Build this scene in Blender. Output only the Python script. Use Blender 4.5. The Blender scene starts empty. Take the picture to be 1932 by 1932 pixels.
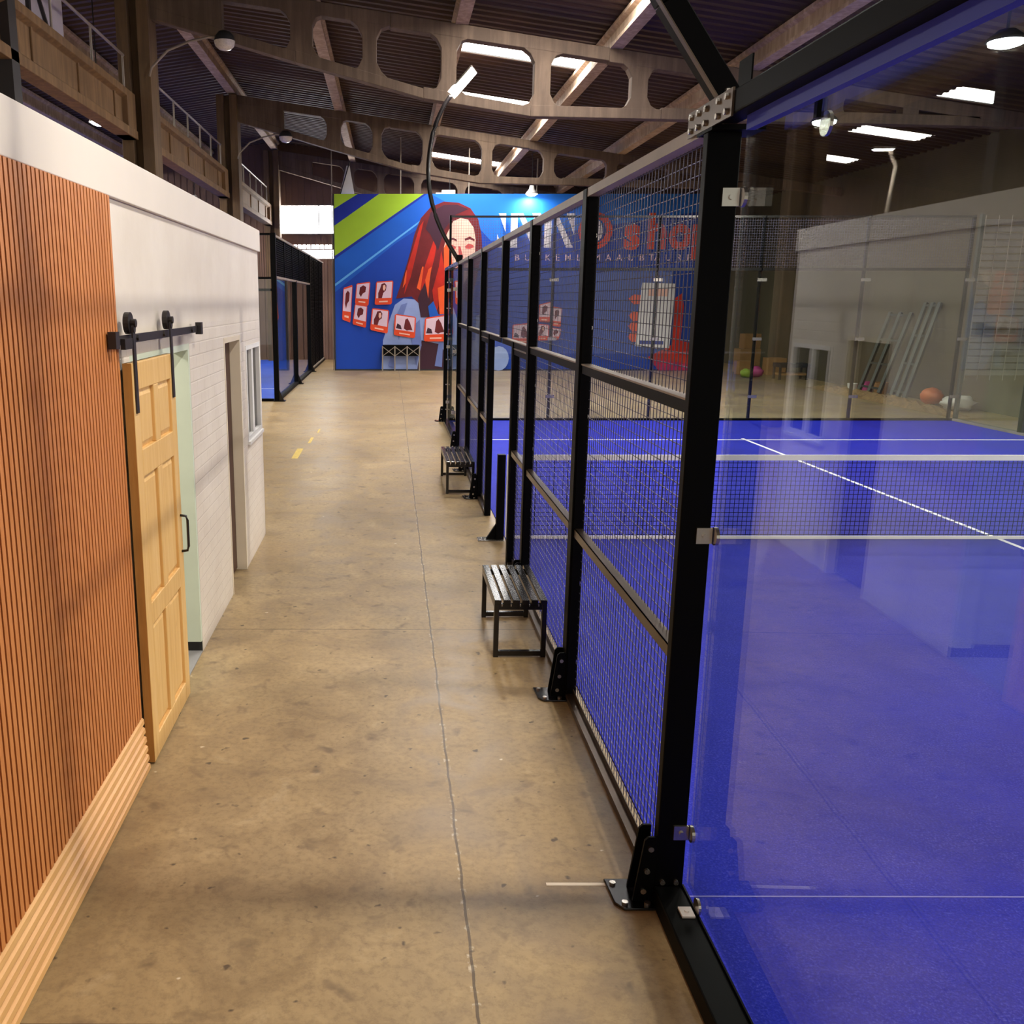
import bpy, math, random
from mathutils import Vector, Matrix
random.seed(7)
S = bpy.context.scene
C = S.collection
PI = math.pi

# ------------------------------------------------------------------ camera, world, exposure
FPX, CX, CY, W = 1753.4, 730.13, 966.0, 1932.0          # focal length and principal point of the (cropped) photograph
cam_d = bpy.data.cameras.new('camera')
cam_d.sensor_fit = 'HORIZONTAL'
cam_d.sensor_width = 36.0
cam_d.lens = 36.0 * FPX / W
cam_d.shift_x = (W / 2 - CX) / W
cam_d.shift_y = 0.0
cam_d.clip_start = 0.05
cam_d.clip_end = 300
cam = bpy.data.objects.new('camera', cam_d)
C.objects.link(cam)
cam.location = (0, 0, 2.4)
cam.rotation_mode = 'XYZ'
cam.rotation_euler = (PI / 2 - 0.2237, math.radians(0.0), 0.0033)
S.camera = cam

wd = bpy.data.worlds.new('sky')
S.world = wd
wd.use_nodes = True
bg = wd.node_tree.nodes['Background']
bg.inputs[0].default_value = (1.0, 0.93, 0.84, 1)
bg.inputs[1].default_value = 0.5
S.view_settings.view_transform = 'Standard'
S.view_settings.look = 'None'
S.view_settings.gamma = 1
S.view_settings.use_curve_mapping = False
S.view_settings.exposure = 0.64

SKYLIGHT = 22.0       # daylight coming through the roof sheets
WINDOW = 16.0
LAMP_W = 260.0       # court floodlights (watts)
BELL_W = 150.0       # bell lamps of the hall

# ------------------------------------------------------------------ materials
def srgb(r, g, b):
    f = lambda c: (c / 255 / 12.92) if c / 255 <= 0.04045 else ((c / 255 + 0.055) / 1.055) ** 2.4
    return (f(r), f(g), f(b), 1)

class NT:
    """small wrapper to write node trees briefly"""
    def __init__(s, name):
        s.m = bpy.data.materials.new(name); s.m.use_nodes = True
        s.t = s.m.node_tree; s.n = s.t.nodes; s.l = s.t.links
        s.b = s.n['Principled BSDF']; s.out = s.n['Material Output']
    def add(s, typ, **kw):
        n = s.n.new(typ)
        for k, v in kw.items(): setattr(n, k, v)
        return n
    def link(s, a, b): s.l.new(a, b)
    def coord(s):
        return s.add('ShaderNodeNewGeometry').outputs['Position']
    def sep(s, v):
        n = s.add('ShaderNodeSeparateXYZ'); s.link(v, n.inputs[0]); return n.outputs
    def math(s, op, a, b=None, c=None, clamp=False):
        n = s.add('ShaderNodeMath', operation=op, use_clamp=clamp)
        for i, v in enumerate((a, b, c)):
            if v is None: continue
            if isinstance(v, (int, float)): n.inputs[i].default_value = v
            else: s.link(v, n.inputs[i])
        return n.outputs[0]
    def noise(s, vec, scale, detail=4, rough=0.55, dist=0.0, stretch=None):
        if stretch:
            mp = s.add('ShaderNodeMapping'); mp.inputs['Scale'].default_value = stretch
            s.link(vec, mp.inputs[0]); vec = mp.outputs[0]
        n = s.add('ShaderNodeTexNoise'); n.inputs['Scale'].default_value = scale
        n.inputs['Detail'].default_value = detail; n.inputs['Roughness'].default_value = rough
        n.inputs['Distortion'].default_value = dist
        s.link(vec, n.inputs['Vector']); return n.outputs[0]
    def ramp(s, fac, stops):
        n = s.add('ShaderNodeValToRGB'); e = n.color_ramp.elements
        while len(e) > 1: e.remove(e[-1])
        e[0].position = stops[0][0]; e[0].color = stops[0][1]
        for p, c in stops[1:]:
            q = e.new(p); q.color = c
        s.link(fac, n.inputs[0]); return n.outputs[0]
    def mix(s, fac, a, b, blend='MIX'):
        n = s.add('ShaderNodeMix', data_type='RGBA', blend_type=blend)
        if isinstance(fac, (int, float)): n.inputs[0].default_value = fac
        else: s.link(fac, n.inputs[0])
        for i, v in ((6, a), (7, b)):
            if isinstance(v, tuple): n.inputs[i].default_value = v
            else: s.link(v, n.inputs[i])
        return n.outputs[2]
    def bump(s, h, strength=0.3, dist=0.01):
        n = s.add('ShaderNodeBump'); n.inputs['Strength'].default_value = strength
        n.inputs['Distance'].default_value = dist
        s.link(h, n.inputs['Height']); s.link(n.outputs[0], s.b.inputs['Normal'])

def g1(v): return (v, v, v, 1)

def plain(name, col, rough=0.6, metal=0.0, var=0.12, scale=3.0, spec=0.5, bump=0.0, stretch=None):
    k = NT(name)
    co = k.coord()
    f = k.noise(co, scale, 5, stretch=stretch)
    a = tuple(c * (1 - var) for c in col[:3]) + (1,)
    b = tuple(min(1, c * (1 + var)) for c in col[:3]) + (1,)
    k.link(k.ramp(f, [(0.3, a), (0.7, b)]), k.b.inputs['Base Color'])
    k.b.inputs['Roughness'].default_value = rough
    k.b.inputs['Metallic'].default_value = metal
    k.b.inputs['Specular IOR Level'].default_value = spec
    if bump: k.bump(k.noise(co, scale * 12, 3), bump, 0.004)
    return k.m

def emit(name, col, strength):
    k = NT(name)
    k.b.inputs['Base Color'].default_value = g1(0.8)
    k.b.inputs['Emission Color'].default_value = col
    k.b.inputs['Emission Strength'].default_value = strength
    return k.m

def glass(name, tint=(0.93, 0.97, 0.95, 1), f0=0.042, rough=0.0):
    k = NT(name)
    lw = k.add('ShaderNodeLayerWeight'); lw.inputs[0].default_value = 0.5
    r = k.math('ADD', k.math('MULTIPLY', k.math('POWER', lw.outputs['Facing'], 5.0), 1 - f0), f0)
    tr = k.add('ShaderNodeBsdfTransparent'); tr.inputs[0].default_value = tint
    gl = k.add('ShaderNodeBsdfGlossy'); gl.inputs['Roughness'].default_value = rough
    mx = k.add('ShaderNodeMixShader'); k.link(r, mx.inputs[0])
    k.link(tr.outputs[0], mx.inputs[1]); k.link(gl.outputs[0], mx.inputs[2])
    k.link(mx.outputs[0], k.out.inputs['Surface'])
    return k.m

def m_concrete_floor():
    k = NT('stained_concrete_floor'); co = k.coord(); x, y, z = k.sep(co)
    big = k.noise(co, 0.55, 6, 0.6, 0.6)
    mid = k.noise(co, 2.3, 8, 0.65, 1.2)
    fine = k.noise(co, 26, 4, 0.7)
    spots = k.noise(co, 6.5, 3, 0.5, 0.4)
    base = k.ramp(big, [(0.25, srgb(142, 119, 84)), (0.5, srgb(166, 141, 101)), (0.75, srgb(180, 157, 119))])
    base = k.mix(k.ramp(mid, [(0.35, g1(0.5)), (0.6, g1(0.0))]), base, srgb(112, 90, 66))
    base = k.mix(k.ramp(mid, [(0.6, g1(0)), (0.78, g1(0.55))]), base, srgb(188, 170, 140))
    base = k.mix(k.ramp(spots, [(0.60, g1(0)), (0.76, g1(0.7))]), base, srgb(84, 66, 52))
    base = k.mix(k.ramp(fine, [(0.3, g1(0.5)), (0.55, g1(0))]), base, srgb(110, 90, 66))
    specks = k.noise(co, 14, 2, 0.5)
    base = k.mix(k.ramp(specks, [(0.69, g1(0)), (0.75, g1(0.8))]), base, srgb(60, 48, 40))
    chips = k.noise(co, 11, 2, 0.5, 0.0, (1.0, 1.3, 1))
    base = k.mix(k.ramp(chips, [(0.76, g1(0)), (0.79, g1(0.8))]), base, srgb(222, 208, 182))
    # sawn joints: one along the aisle, others across it every four metres
    wob = k.math('MULTIPLY', k.math('SUBTRACT', k.noise(co, 3.0, 4), 0.5), 0.03)
    dx = k.math('ABSOLUTE', k.math('SUBTRACT', k.math('ADD', x, wob), 0.305))
    jl = k.math('LESS_THAN', dx, 0.0055)
    dy = k.math('ABSOLUTE', k.math('SUBTRACT', k.math('FLOORED_MODULO', k.math('SUBTRACT', y, 6.59), 3.9), 1.95))
    jt = k.math('GREATER_THAN', dy, 1.945)
    edge = k.math('MULTIPLY', k.math('LESS_THAN', dx, 0.016), k.ramp(k.noise(co, 22, 3, 0.7), [(0.54, g1(0)), (0.66, g1(0.6))]))
    base = k.mix(edge, base, srgb(214, 200, 175))
    base = k.mix(k.math('MULTIPLY', k.math('MAXIMUM', jl, jt), 0.8), base, srgb(72, 58, 45))
    k.link(base, k.b.inputs['Base Color'])
    k.link(k.ramp(mid, [(0.3, g1(0.34)), (0.7, g1(0.52))]), k.b.inputs['Roughness'])
    k.b.inputs['Specular IOR Level'].default_value = 0.35
    k.bump(fine, 0.12, 0.003)
    return k.m

def m_turf(name, c0, c1, sand):
    k = NT(name); co = k.coord()
    big = k.noise(co, 0.9, 5, 0.6, 0.8)
    fib = k.noise(co, 90, 3, 0.7, 0.3)
    sd = k.noise(co, 3.5, 8, 0.75, 0.8)
    base = k.mix(k.ramp(big, [(0.3, g1(0)), (0.7, g1(1))]), c0, c1)
    base = k.mix(k.ramp(fib, [(0.35, g1(0.45)), (0.6, g1(0))]), base, tuple(c * 0.45 for c in c0[:3]) + (1,))
    spk = k.math('MULTIPLY', k.ramp(fib, [(0.52, g1(0)), (0.72, g1(1))]), k.ramp(sd, [(0.38, g1(0.06)), (0.72, g1(0.6))]))
    base = k.mix(spk, base, sand)
    k.link(base, k.b.inputs['Base Color'])
    k.b.inputs['Roughness'].default_value = 0.62
    k.b.inputs['Specular IOR Level'].default_value = 0.12
    k.bump(fib, 0.5, 0.006)
    return k.m

def m_brick_paint():
    k = NT('white_painted_block_wall'); co = k.coord(); x, y, z = k.sep(co)
    cmb = k.add('ShaderNodeCombineXYZ'); k.link(k.math('ADD', x, y), cmb.inputs[0]); k.link(z, cmb.inputs[1])
    br = k.add('ShaderNodeTexBrick'); k.link(cmb.outputs[0], br.inputs['Vector'])
    br.inputs['Scale'].default_value = 1.0
    br.inputs['Brick Width'].default_value = 0.24; br.inputs['Row Height'].default_value = 0.085
    br.inputs['Mortar Size'].default_value = 0.006; br.inputs['Mortar Smooth'].default_value = 0.6
    low = k.math('LESS_THAN', z, 2.25)
    dirt = k.noise(co, 1.6, 6, 0.6)
    base = k.ramp(dirt, [(0.3, srgb(214, 203, 190)), (0.7, srgb(228, 219, 208))])
    base = k.mix(k.math('MULTIPLY', k.math('MULTIPLY', br.outputs['Fac'], low), 0.09), base, srgb(150, 138, 124))
    k.link(base, k.b.inputs['Base Color']); k.b.inputs['Roughness'].default_value = 0.55
    h = k.math('MULTIPLY', k.math('SUBTRACT', 1.0, br.outputs['Fac']), low)
    k.bump(k.math('ADD', h, k.math('MULTIPLY', k.noise(co, 30, 3), 0.3)), 0.35, 0.006)
    return k.m

def m_wood(name, a, b, c, scale=1.0, axis='z', rough=0.5, knots=True):
    k = NT(name); co = k.coord()
    st = {'z': (14, 14, 0.9), 'y': (14, 0.9, 14)}[axis]
    f = k.noise(co, 1.6 * scale, 7, 0.65, 0.7, st)
    g = k.noise(co, 0.8, 3, 0.5)
    base = k.ramp(f, [(0.25, a), (0.5, b), (0.75, c)])
    base = k.mix(k.math('MULTIPLY', g, 0.35), base, a)
    if knots:
        kn = k.noise(co, 5.5, 1, 0.4, 0.0, (1.6, 1.6, 0.9))
        base = k.mix(k.ramp(kn, [(0.72, g1(0)), (0.8, g1(0.75))]), base, srgb(150, 96, 48))
    k.link(base, k.b.inputs['Base Color']); k.b.inputs['Roughness'].default_value = rough
    return k.m

def m_precast(name, a, b, dark):
    k = NT(name); co = k.coord()
    f = k.noise(co, 1.1, 6, 0.6, 0.5)
    v = k.noise(co, 1.4, 4, 0.6, 0.2, (6, 6, 0.5))
    base = k.ramp(f, [(0.3, a), (0.7, b)])
    base = k.mix(k.ramp(v, [(0.4, g1(0.5)), (0.65, g1(0))]), base, dark)
    k.link(base, k.b.inputs['Base Color']); k.b.inputs['Roughness'].default_value = 0.8
    k.bump(k.noise(co, 25, 3), 0.2, 0.005)
    return k.m

M = {}
M['floor'] = m_concrete_floor()
M['turf'] = m_turf('blue_artificial_turf', srgb(8, 20, 150), srgb(16, 30, 172), srgb(118, 116, 208))
M['turf_far'] = m_turf('bright_blue_artificial_turf', srgb(34, 70, 190), srgb(48, 92, 215), srgb(140, 165, 235))
M['line'] = plain('white_court_line', srgb(232, 230, 240), 0.8, var=0.05)
M['seam'] = plain('pale_turf_seam', srgb(120, 116, 190), 0.8)
M['wall'] = m_brick_paint()
M['plaster'] = plain('cream_plaster', srgb(224, 214, 203), 0.6, var=0.04, scale=1.2)
M['reveal'] = plain('pale_green_plaster', srgb(205, 214, 196), 0.6, var=0.04)
M['cream'] = plain('cream_door_frame', srgb(226, 212, 190), 0.5, var=0.04)
M['slat'] = m_wood('orange_brown_slat', srgb(186, 112, 56), srgb(206, 130, 70), srgb(220, 146, 84), knots=False)
M['slat_back'] = plain('brown_slat_backing', srgb(130, 70, 36), 0.7)
M['skirt'] = m_wood('light_oak_slat', srgb(210, 156, 96), srgb(226, 174, 112), srgb(234, 186, 126), axis='y', knots=False)
M['pine'] = m_wood('knotty_pine', srgb(208, 160, 92), srgb(226, 184, 116), srgb(236, 200, 140))
M['pine_dark'] = m_wood('pine_edge', srgb(160, 106, 46), srgb(182, 126, 58), srgb(196, 140, 70))
M['black'] = plain('black_powder_coat', srgb(5, 5, 6), 0.5, var=0.15, spec=0.08)
M['blacksat'] = plain('satin_black_steel', srgb(14, 12, 13), 0.2, var=0.2, spec=0.6)
M['iron'] = plain('black_door_iron', srgb(30, 24, 24), 0.42, var=0.2)
M['bronze'] = plain('dark_bronze_angle', srgb(92, 78, 66), 0.28, metal=0.6, var=0.15)
M['chrome'] = plain('brushed_steel', srgb(190, 184, 176), 0.25, metal=0.9, var=0.1)
M['wire'] = plain('dark_galvanised_wire', srgb(84, 82, 100), 0.35, metal=0.5, var=0.2)
M['net'] = plain('black_net_cord', srgb(10, 10, 26), 0.9, spec=0.1)
M['tape'] = plain('white_net_tape', srgb(230, 226, 224), 0.7, var=0.05)
M['glass'] = glass('clear_court_glass')
M['winglass'] = glass('window_glass', (0.3, 0.3, 0.31, 1), 0.05)
M['blue_pad'] = plain('blue_foam_strip', srgb(38, 52, 190), 0.55, var=0.08)
M['truss'] = m_precast('brown_grey_concrete', srgb(98, 80, 64), srgb(118, 98, 80), srgb(62, 49, 40))
M['girder'] = m_precast('ochre_concrete', srgb(122, 92, 58), srgb(146, 112, 74), srgb(84, 62, 40))
M['column'] = m_precast('dusty_concrete', srgb(98, 76, 50), srgb(120, 94, 64), srgb(62, 48, 36))
M['darkcol'] = plain('dark_painted_steel', srgb(40, 34, 33), 0.6)
M['purlin'] = m_precast('pale_concrete_purlin', srgb(176, 152, 128), srgb(198, 176, 152), srgb(120, 96, 76))
M['roof'] = plain('dark_brown_roof_sheet', srgb(66, 46, 34), 0.7, var=0.25, scale=0.8)
M['clad'] = plain('brown_wall_sheet', srgb(112, 84, 68), 0.7, var=0.15, scale=0.7)
M['hallwall'] = plain('olive_block_wall', srgb(88, 78, 58), 0.8, var=0.15, scale=0.8)
M['skylight'] = emit('daylit_translucent_sheet', (1.0, 0.97, 0.93, 1), SKYLIGHT)
M['window'] = emit('daylit_window_pane', (1.0, 1.0, 1.0, 1), WINDOW)
M['lens'] = emit('lit_lamp_lens', (0.95, 1.0, 0.97, 1), 22.0)
M['rail'] = plain('grey_handrail', srgb(150, 138, 126), 0.5, metal=0.3)
M['white'] = plain('white_paint', srgb(226, 224, 222), 0.55, var=0.05)
M['sheet'] = plain('pale_lilac_sheet', srgb(186, 176, 184), 0.6, var=0.06)
M['clearbowl'] = plain('ribbed_glass_bowl', srgb(200, 192, 184), 0.15, var=0.15, scale=30)
M['cardboard'] = plain('brown_cardboard', srgb(164, 120, 74), 0.8)
M['dirt'] = plain('sandy_rubble', srgb(132, 104, 70), 0.95, var=0.35, scale=9, bump=0.6)
M['orange'] = plain('orange_plastic', srgb(214, 112, 52), 0.5)
M['sack'] = plain('white_sack', srgb(222, 214, 206), 0.7)
M['greysteel'] = plain('grey_green_steel', srgb(62, 66, 58), 0.55)
M['pink'] = plain('pink_fabric', srgb(196, 70, 140), 0.7)
M['green'] = plain('yellow_green_plastic', srgb(150, 176, 60), 0.5)
M['shutter'] = plain('grey_shutter_slat', srgb(128, 120, 112), 0.6)
M['dark'] = plain('near_black_rubber', srgb(36, 36, 38), 0.6)
M['grey_floor'] = plain('grey_screed', srgb(150, 148, 148), 0.5)
M['brown_door'] = plain('brown_door_leaf', srgb(74, 44, 28), 0.5)
M['yellow'] = plain('worn_yellow_paint', srgb(206, 178, 88), 0.6, var=0.2, scale=20)
def flat(name, r, g, b, var=0.04): return plain(name, srgb(r, g, b), 0.5, var=var, scale=1.5, spec=0.3)
M['b_blue'] = flat('print_deep_blue', 18, 66, 172); M['b_mid'] = flat('print_mid_blue', 22, 92, 196)
M['b_light'] = flat('print_bright_blue', 34, 116, 222); M['b_line'] = flat('print_pale_blue', 96, 172, 236)
M['b_navy'] = flat('print_navy', 24, 44, 150); M['b_lime'] = flat('print_lime', 156, 192, 48)
M['b_hair'] = flat('print_dark_red', 104, 26, 32, 0.3); M['b_strand'] = flat('print_red', 186, 38, 26, 0.3)
M['b_glow'] = flat('print_orange', 238, 92, 42, 0.15); M['b_skin'] = flat('print_skin', 246, 190, 172, 0.1)
M['b_shade'] = flat('print_rose', 196, 78, 74); M['b_denim'] = flat('print_pale_denim', 146, 164, 218, 0.12)
M['b_fold'] = flat('print_grey_denim', 108, 124, 186, 0.12)
M['b_white'] = flat('print_white', 232, 228, 236); M['b_text'] = flat('print_orange_red', 226, 74, 36)
M['b_dark'] = flat('print_maroon', 62, 30, 48); M['b_pink'] = flat('print_pink', 226, 196, 214)

# ------------------------------------------------------------------ mesh helpers
class MB:
    def __init__(s): s.v = []; s.f = []; s.mi = []; s.cur = 0
    def _add(s, vs, fs):
        o = len(s.v); s.v += [tuple(p) for p in vs]
        for f in fs: s.f.append([o + i for i in f]); s.mi.append(s.cur)
        return s
    BF = [(0, 3, 2, 1), (4, 5, 6, 7), (0, 1, 5, 4), (1, 2, 6, 5), (2, 3, 7, 6), (3, 0, 4, 7)]
    def box(s, x0, x1, y0, y1, z0, z1):
        x0, x1 = min(x0, x1), max(x0, x1); y0, y1 = min(y0, y1), max(y0, y1); z0, z1 = min(z0, z1), max(z0, z1)
        return s._add([(x0, y0, z0), (x1, y0, z0), (x1, y1, z0), (x0, y1, z0),
                       (x0, y0, z1), (x1, y0, z1), (x1, y1, z1), (x0, y1, z1)], MB.BF)
    def hexa(s, vs): return s._add(vs, MB.BF)
    def bar(s, p, q, w, h=None, up=(0, 0, 1)):
        p = Vector(p); q = Vector(q); h = w if h is None else h
        d = (q - p).normalized(); u = Vector(up)
        if abs(d.dot(u)) > 0.98: u = Vector((0, 1, 0))
        a = d.cross(u).normalized() * w / 2; b = a.cross(d).normalized() * h / 2
        vs = [p - a - b, p + a - b, q + a - b, q - a - b, p - a + b, p + a + b, q + a + b, q - a + b]
        return s._add(vs, MB.BF)
    def tube(s, path, r, n=8, cap=True):
        pts = [Vector(p) for p in path]; rings = []
        ref = Vector((0, 0, 1))
        for i, p in enumerate(pts):
            d = (pts[min(i + 1, len(pts) - 1)] - pts[max(i - 1, 0)]).normalized()
            u = ref if abs(d.dot(ref)) < 0.95 else Vector((0, 1, 0))
            a = d.cross(u).normalized(); b = a.cross(d).normalized()
            rr = r[i] if isinstance(r, (list, tuple)) else r
            rings.append([p + (a * math.cos(t) + b * math.sin(t)) * rr for t in [2 * PI * j / n for j in range(n)]])
        vs = [v for g in rings for v in g]; fs = []
        for i in range(len(rings) - 1):
            for j in range(n):
                k = (j + 1) % n
                fs.append((i * n + j, i * n + k, (i + 1) * n + k, (i + 1) * n + j))
        if cap: fs += [tuple(range(n))[::-1], tuple(range((len(rings) - 1) * n, len(rings) * n))]
        return s._add(vs, fs)
    def cyl(s, c, r, h, axis='z', n=16):
        c = Vector(c); d = {'x': Vector((1, 0, 0)), 'y': Vector((0, 1, 0)), 'z': Vector((0, 0, 1))}[axis]
        return s.tube([c - d * h / 2, c + d * h / 2], r, n)
    def lathe(s, prof, c=(0, 0, 0), n=20):
        vs = []; fs = []
        for r, z in prof:
            vs += [(c[0] + r * math.cos(2 * PI * j / n), c[1] + r * math.sin(2 * PI * j / n), c[2] + z) for j in range(n)]
        for i in range(len(prof) - 1):
            for j in range(n):
                k = (j + 1) % n
                fs.append((i * n + j, i * n + k, (i + 1) * n + k, (i + 1) * n + j))
        return s._add(vs, fs)
    def prism(s, poly, axis, a, b):
        """2-D polygon extruded from a to b along axis; poly in the two other coordinates in x,y,z order"""
        def P(u, v, w): return {'x': (w, u, v), 'y': (u, w, v), 'z': (u, v, w)}[axis]
        n = len(poly)
        vs = [P(u, v, a) for u, v in poly] + [P(u, v, b) for u, v in poly]
        fs = [tuple(range(n)), tuple(range(2 * n - 1, n - 1, -1))]
        for i in range(n):
            k = (i + 1) % n; fs.append((i, n + i, n + k, k))
        return s._add(vs, fs)
    def blob(s, c, r, seed=0, n=10, m=7, jag=0.15):
        rnd = random.Random(seed); vs = []; fs = []
        for i in range(m + 1):
            t = PI * i / m
            for j in range(n):
                k = 1 + rnd.uniform(-jag, jag); a = 2 * PI * j / n
                vs.append((c[0] + r[0] * k * math.sin(t) * math.cos(a), c[1] + r[1] * k * math.sin(t) * math.sin(a),
                           max(c[2] - r[2], c[2] + r[2] * k * math.cos(t))))
        for i in range(m):
            for j in range(n):
                k = (j + 1) % n; fs.append((i * n + j, i * n + k, (i + 1) * n + k, (i + 1) * n + j))
        return s._add(vs, fs)

import bmesh
def mesh_obj(name, mb, mats, parent=None, org=(0, 0, 0), smooth=False, bevel=0.0):
    me = bpy.data.meshes.new(name)
    o = Vector(org)
    me.from_pydata([tuple(Vector(v) - o) for v in mb.v], [], mb.f)
    mats = mats if isinstance(mats, (list, tuple)) else [mats]
    for m in mats: me.materials.append(M[m])
    me.polygons.foreach_set('material_index', [min(i, len(mats) - 1) for i in mb.mi])
    bm = bmesh.new(); bm.from_mesh(me); bmesh.ops.recalc_face_normals(bm, faces=bm.faces); bm.to_mesh(me); bm.free()
    if smooth: me.polygons.foreach_set('use_smooth', [True] * len(me.polygons))
    me.update()
    ob = bpy.data.objects.new(name, me); C.objects.link(ob)
    if parent is not None: ob.parent = parent
    if bevel:
        b = ob.modifiers.new('edge', 'BEVEL'); b.width = bevel; b.segments = 2; b.limit_method = 'ANGLE'
    return ob

ORG = {}
def thing(name, label, cat, loc, group=None):
    e = bpy.data.objects.new(name, None); C.objects.link(e)
    e.location = loc; e.empty_display_size = 0.2
    e['label'] = label; e['category'] = cat
    if group: e['group'] = group
    ORG[e.name] = Vector(loc)
    return e
class Bolts(list):
    def cyl(s, *a): s.append(MB().cyl(*a)); return s
    def box(s, *a): s.append(MB().box(*a)); return s
def parts(name, bs, mat, parent):
    for q_ in bs: part(name, q_, mat, parent)
def part(name, mb, mat, parent, smooth=False, bevel=0.0, label=None):
    """mesh child; coordinates of mb are world coordinates"""
    org = ORG[parent.name]
    o = mesh_obj(name, mb, mat, parent, org, smooth, bevel)
    ORG[o.name] = org
    if label: o['label'] = label
    return o
def solo(name, mb, mat, label, cat, group=None, smooth=False, bevel=0.0):
    xs, ys, zs = zip(*mb.v)
    org = ((min(xs) + max(xs)) / 2, (min(ys) + max(ys)) / 2, min(zs))
    o = mesh_obj(name, mb, mat, None, org, smooth, bevel); o.location = org
    o['label'] = label; o['category'] = cat
    if group: o['group'] = group
    ORG[o.name] = Vector(org)
    return o
def struct(name, mb, mat, smooth=False, bevel=0.0):
    o = mesh_obj(name, mb, mat, None, (0, 0, 0), smooth, bevel); o['kind'] = 'structure'
    ORG[o.name] = Vector((0, 0, 0))
    return o
def copy_tree(o, loc=None, label=None, parent=None):
    c = o.copy(); C.objects.link(c)
    if parent is not None: c.parent = parent
    if loc is not None: c.location = loc
    if label: c['label'] = label
    for ch in list(o.children): copy_tree(ch, parent=c)
    return c
def area_light(name, loc, size, power, parent, rot=(0, 0, 0), col=(1, 0.92, 0.80), shape='DISK', size_y=None):
    l = bpy.data.lights.new(name, 'AREA'); l.energy = power; l.size = size; l.shape = shape; l.color = col
    if size_y: l.size_y = size_y
    o = bpy.data.objects.new(name, l); C.objects.link(o); o.parent = parent
    o.location = Vector(loc) - ORG[parent.name]; o.rotation_euler = rot
    return o

# ------------------------------------------------------------------ the hall
HX0, HX1, HY0, HY1 = -20.0, 13.2, -7.0, 39.2
RIDGE = -4.6
def z_top(x): return 7.47 - 0.145 * x if x >= RIDGE else 7.47 - 0.145 * (2 * RIDGE - x)     # top of the trusses
def z_roof(x): return z_top(x) + 0.40

struct('floor', MB().box(HX0 - .3, HX1 + .3, HY0, HY1 + .3, -0.2, 0.0), 'floor')
fl = bpy.data.objects['floor']
mk = MB()
for (x0, x1, y0, y1) in ((-1.54, -1.44, 14.3, 15.3), (-1.42, -1.37, 15.9, 16.6), (-1.36, -1.33, 17.2, 17.7)):
    mk.box(x0, x1, y0, y1, 0.0, 0.0012)
part('painted_line', mk, 'yellow', fl, label='worn yellow floor paint')
part('painted_line', MB().box(0.66, 0.95, 3.465, 3.485, 0.0, 0.0012), 'cream', fl, label='thin chalk white floor stroke')

def roof_mesh():
    """trapezoidal sheets laid down both slopes, daylight openings cut out"""
    mb = MB(); p = 0.31
    def strip(xa, xb, y):
        prof = [(0, 0), (0.09, 0), (0.12, 0.045), (0.28, 0.045), (p, 0)]
        for (d0, h0), (d1, h1) in zip(prof, prof[1:]):
            mb._add([(xa, y + d0, z_roof(xa) + h0), (xb, y + d0, z_roof(xb) + h0),
                     (xb, y + d1, z_roof(xb) + h1), (xa, y + d1, z_roof(xa) + h1)], [(0, 1, 2, 3)])
    y = HY0
    while y < HY1 + .2:
        hole = any(a - .01 <= y < b - .01 for a, b in SKY)
        if hole:
            segs = [(HX0 - .3, -13.1), (-11.0, RIDGE), (RIDGE, 1.42), (4.3, HX1 + .4)]
        else:
            segs = [(HX0 - .3, RIDGE), (RIDGE, HX1 + .4)]
        for a, b in segs: strip(a, b, y)
        y += p
    return mb
SKY = []
for k in range(2, 8):
    y0 = HY0 + 0.31 * round((0.45 + 5.05 * k - HY0) / 0.31)
    SKY.append((y0, y0 + 0.31 * 4))
struct('ceiling', roof_mesh(), 'roof')
n = 1
def sky_pane(xa, xb, y0, y1, n):
    mb = MB()
    mb.hexa([(xa, y0, z_roof(xa) + .05), (xb, y0, z_roof(xb) + .05), (xb, y1, z_roof(xb) + .05), (xa, y1, z_roof(xa) + .05),
             (xa, y0, z_roof(xa) + .056), (xb, y0, z_roof(xb) + .056), (xb, y1, z_roof(xb) + .056), (xa, y1, z_roof(xa) + .056)])
    struct('window_%d' % n, mb, 'skylight')
for (y0, y1) in SKY:
    sky_pane(1.36, 4.36, y0 - .03, y1 + .03, n); n += 1
for (y0, y1) in SKY[1:]:
    sky_pane(-13.2, -10.9, y0 - .03, y1 + .03, n); n += 1

# end wall of ribbed sheet with a bright window
def ribbed_wall(x0, x1, y, z0, z1):
    mb = MB(); x = x0
    while x < x1 - .01:
        w = min(.25, x1 - x)
        mb.box(x, x + w, y, y + .12, z0, z1); mb.box(x + .02, x + .10, y - .03, y, z0, z1)
        x += .25
    return mb
wb = MB()
for (a, b, c, d) in ((HX0, -4.55, 0, 9), (-4.55, -2.2, 0, 4.05), (-4.55, -2.2, 4.62, 5.0), (-4.55, -2.2, 6.15, 9), (-2.2, HX1, 0, 9)):
    q = ribbed_wall(a, b, HY1, c, d)
    wb._add(q.v, q.f)
struct('wall_far', wb, 'clad')
w = struct('window_%d' % n, MB().box(-4.5, -2.25, HY1 + .05, HY1 + .08, 5.03, 6.12), 'window'); n += 1
fr = MB()
for z in (5.0, 6.12): fr.box(-4.58, -2.18, HY1 - .05, HY1 + .02, z, z + .05)
for x in (-4.58, -2.9, -2.22): fr.box(x, x + .04, HY1 - .05, HY1 + .02, 5.0, 6.17)
part('window_frame', fr, 'rail', w)
w = struct('window_%d' % n, MB().box(-4.5, -2.25, HY1 + .05, HY1 + .08, 4.08, 4.6), 'window'); n += 1
fr = MB()
for i in range(13): fr.box(-4.5 + i * .18, -4.46 + i * .18, HY1 - .03, HY1 + .02, 4.45, 4.62)
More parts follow.
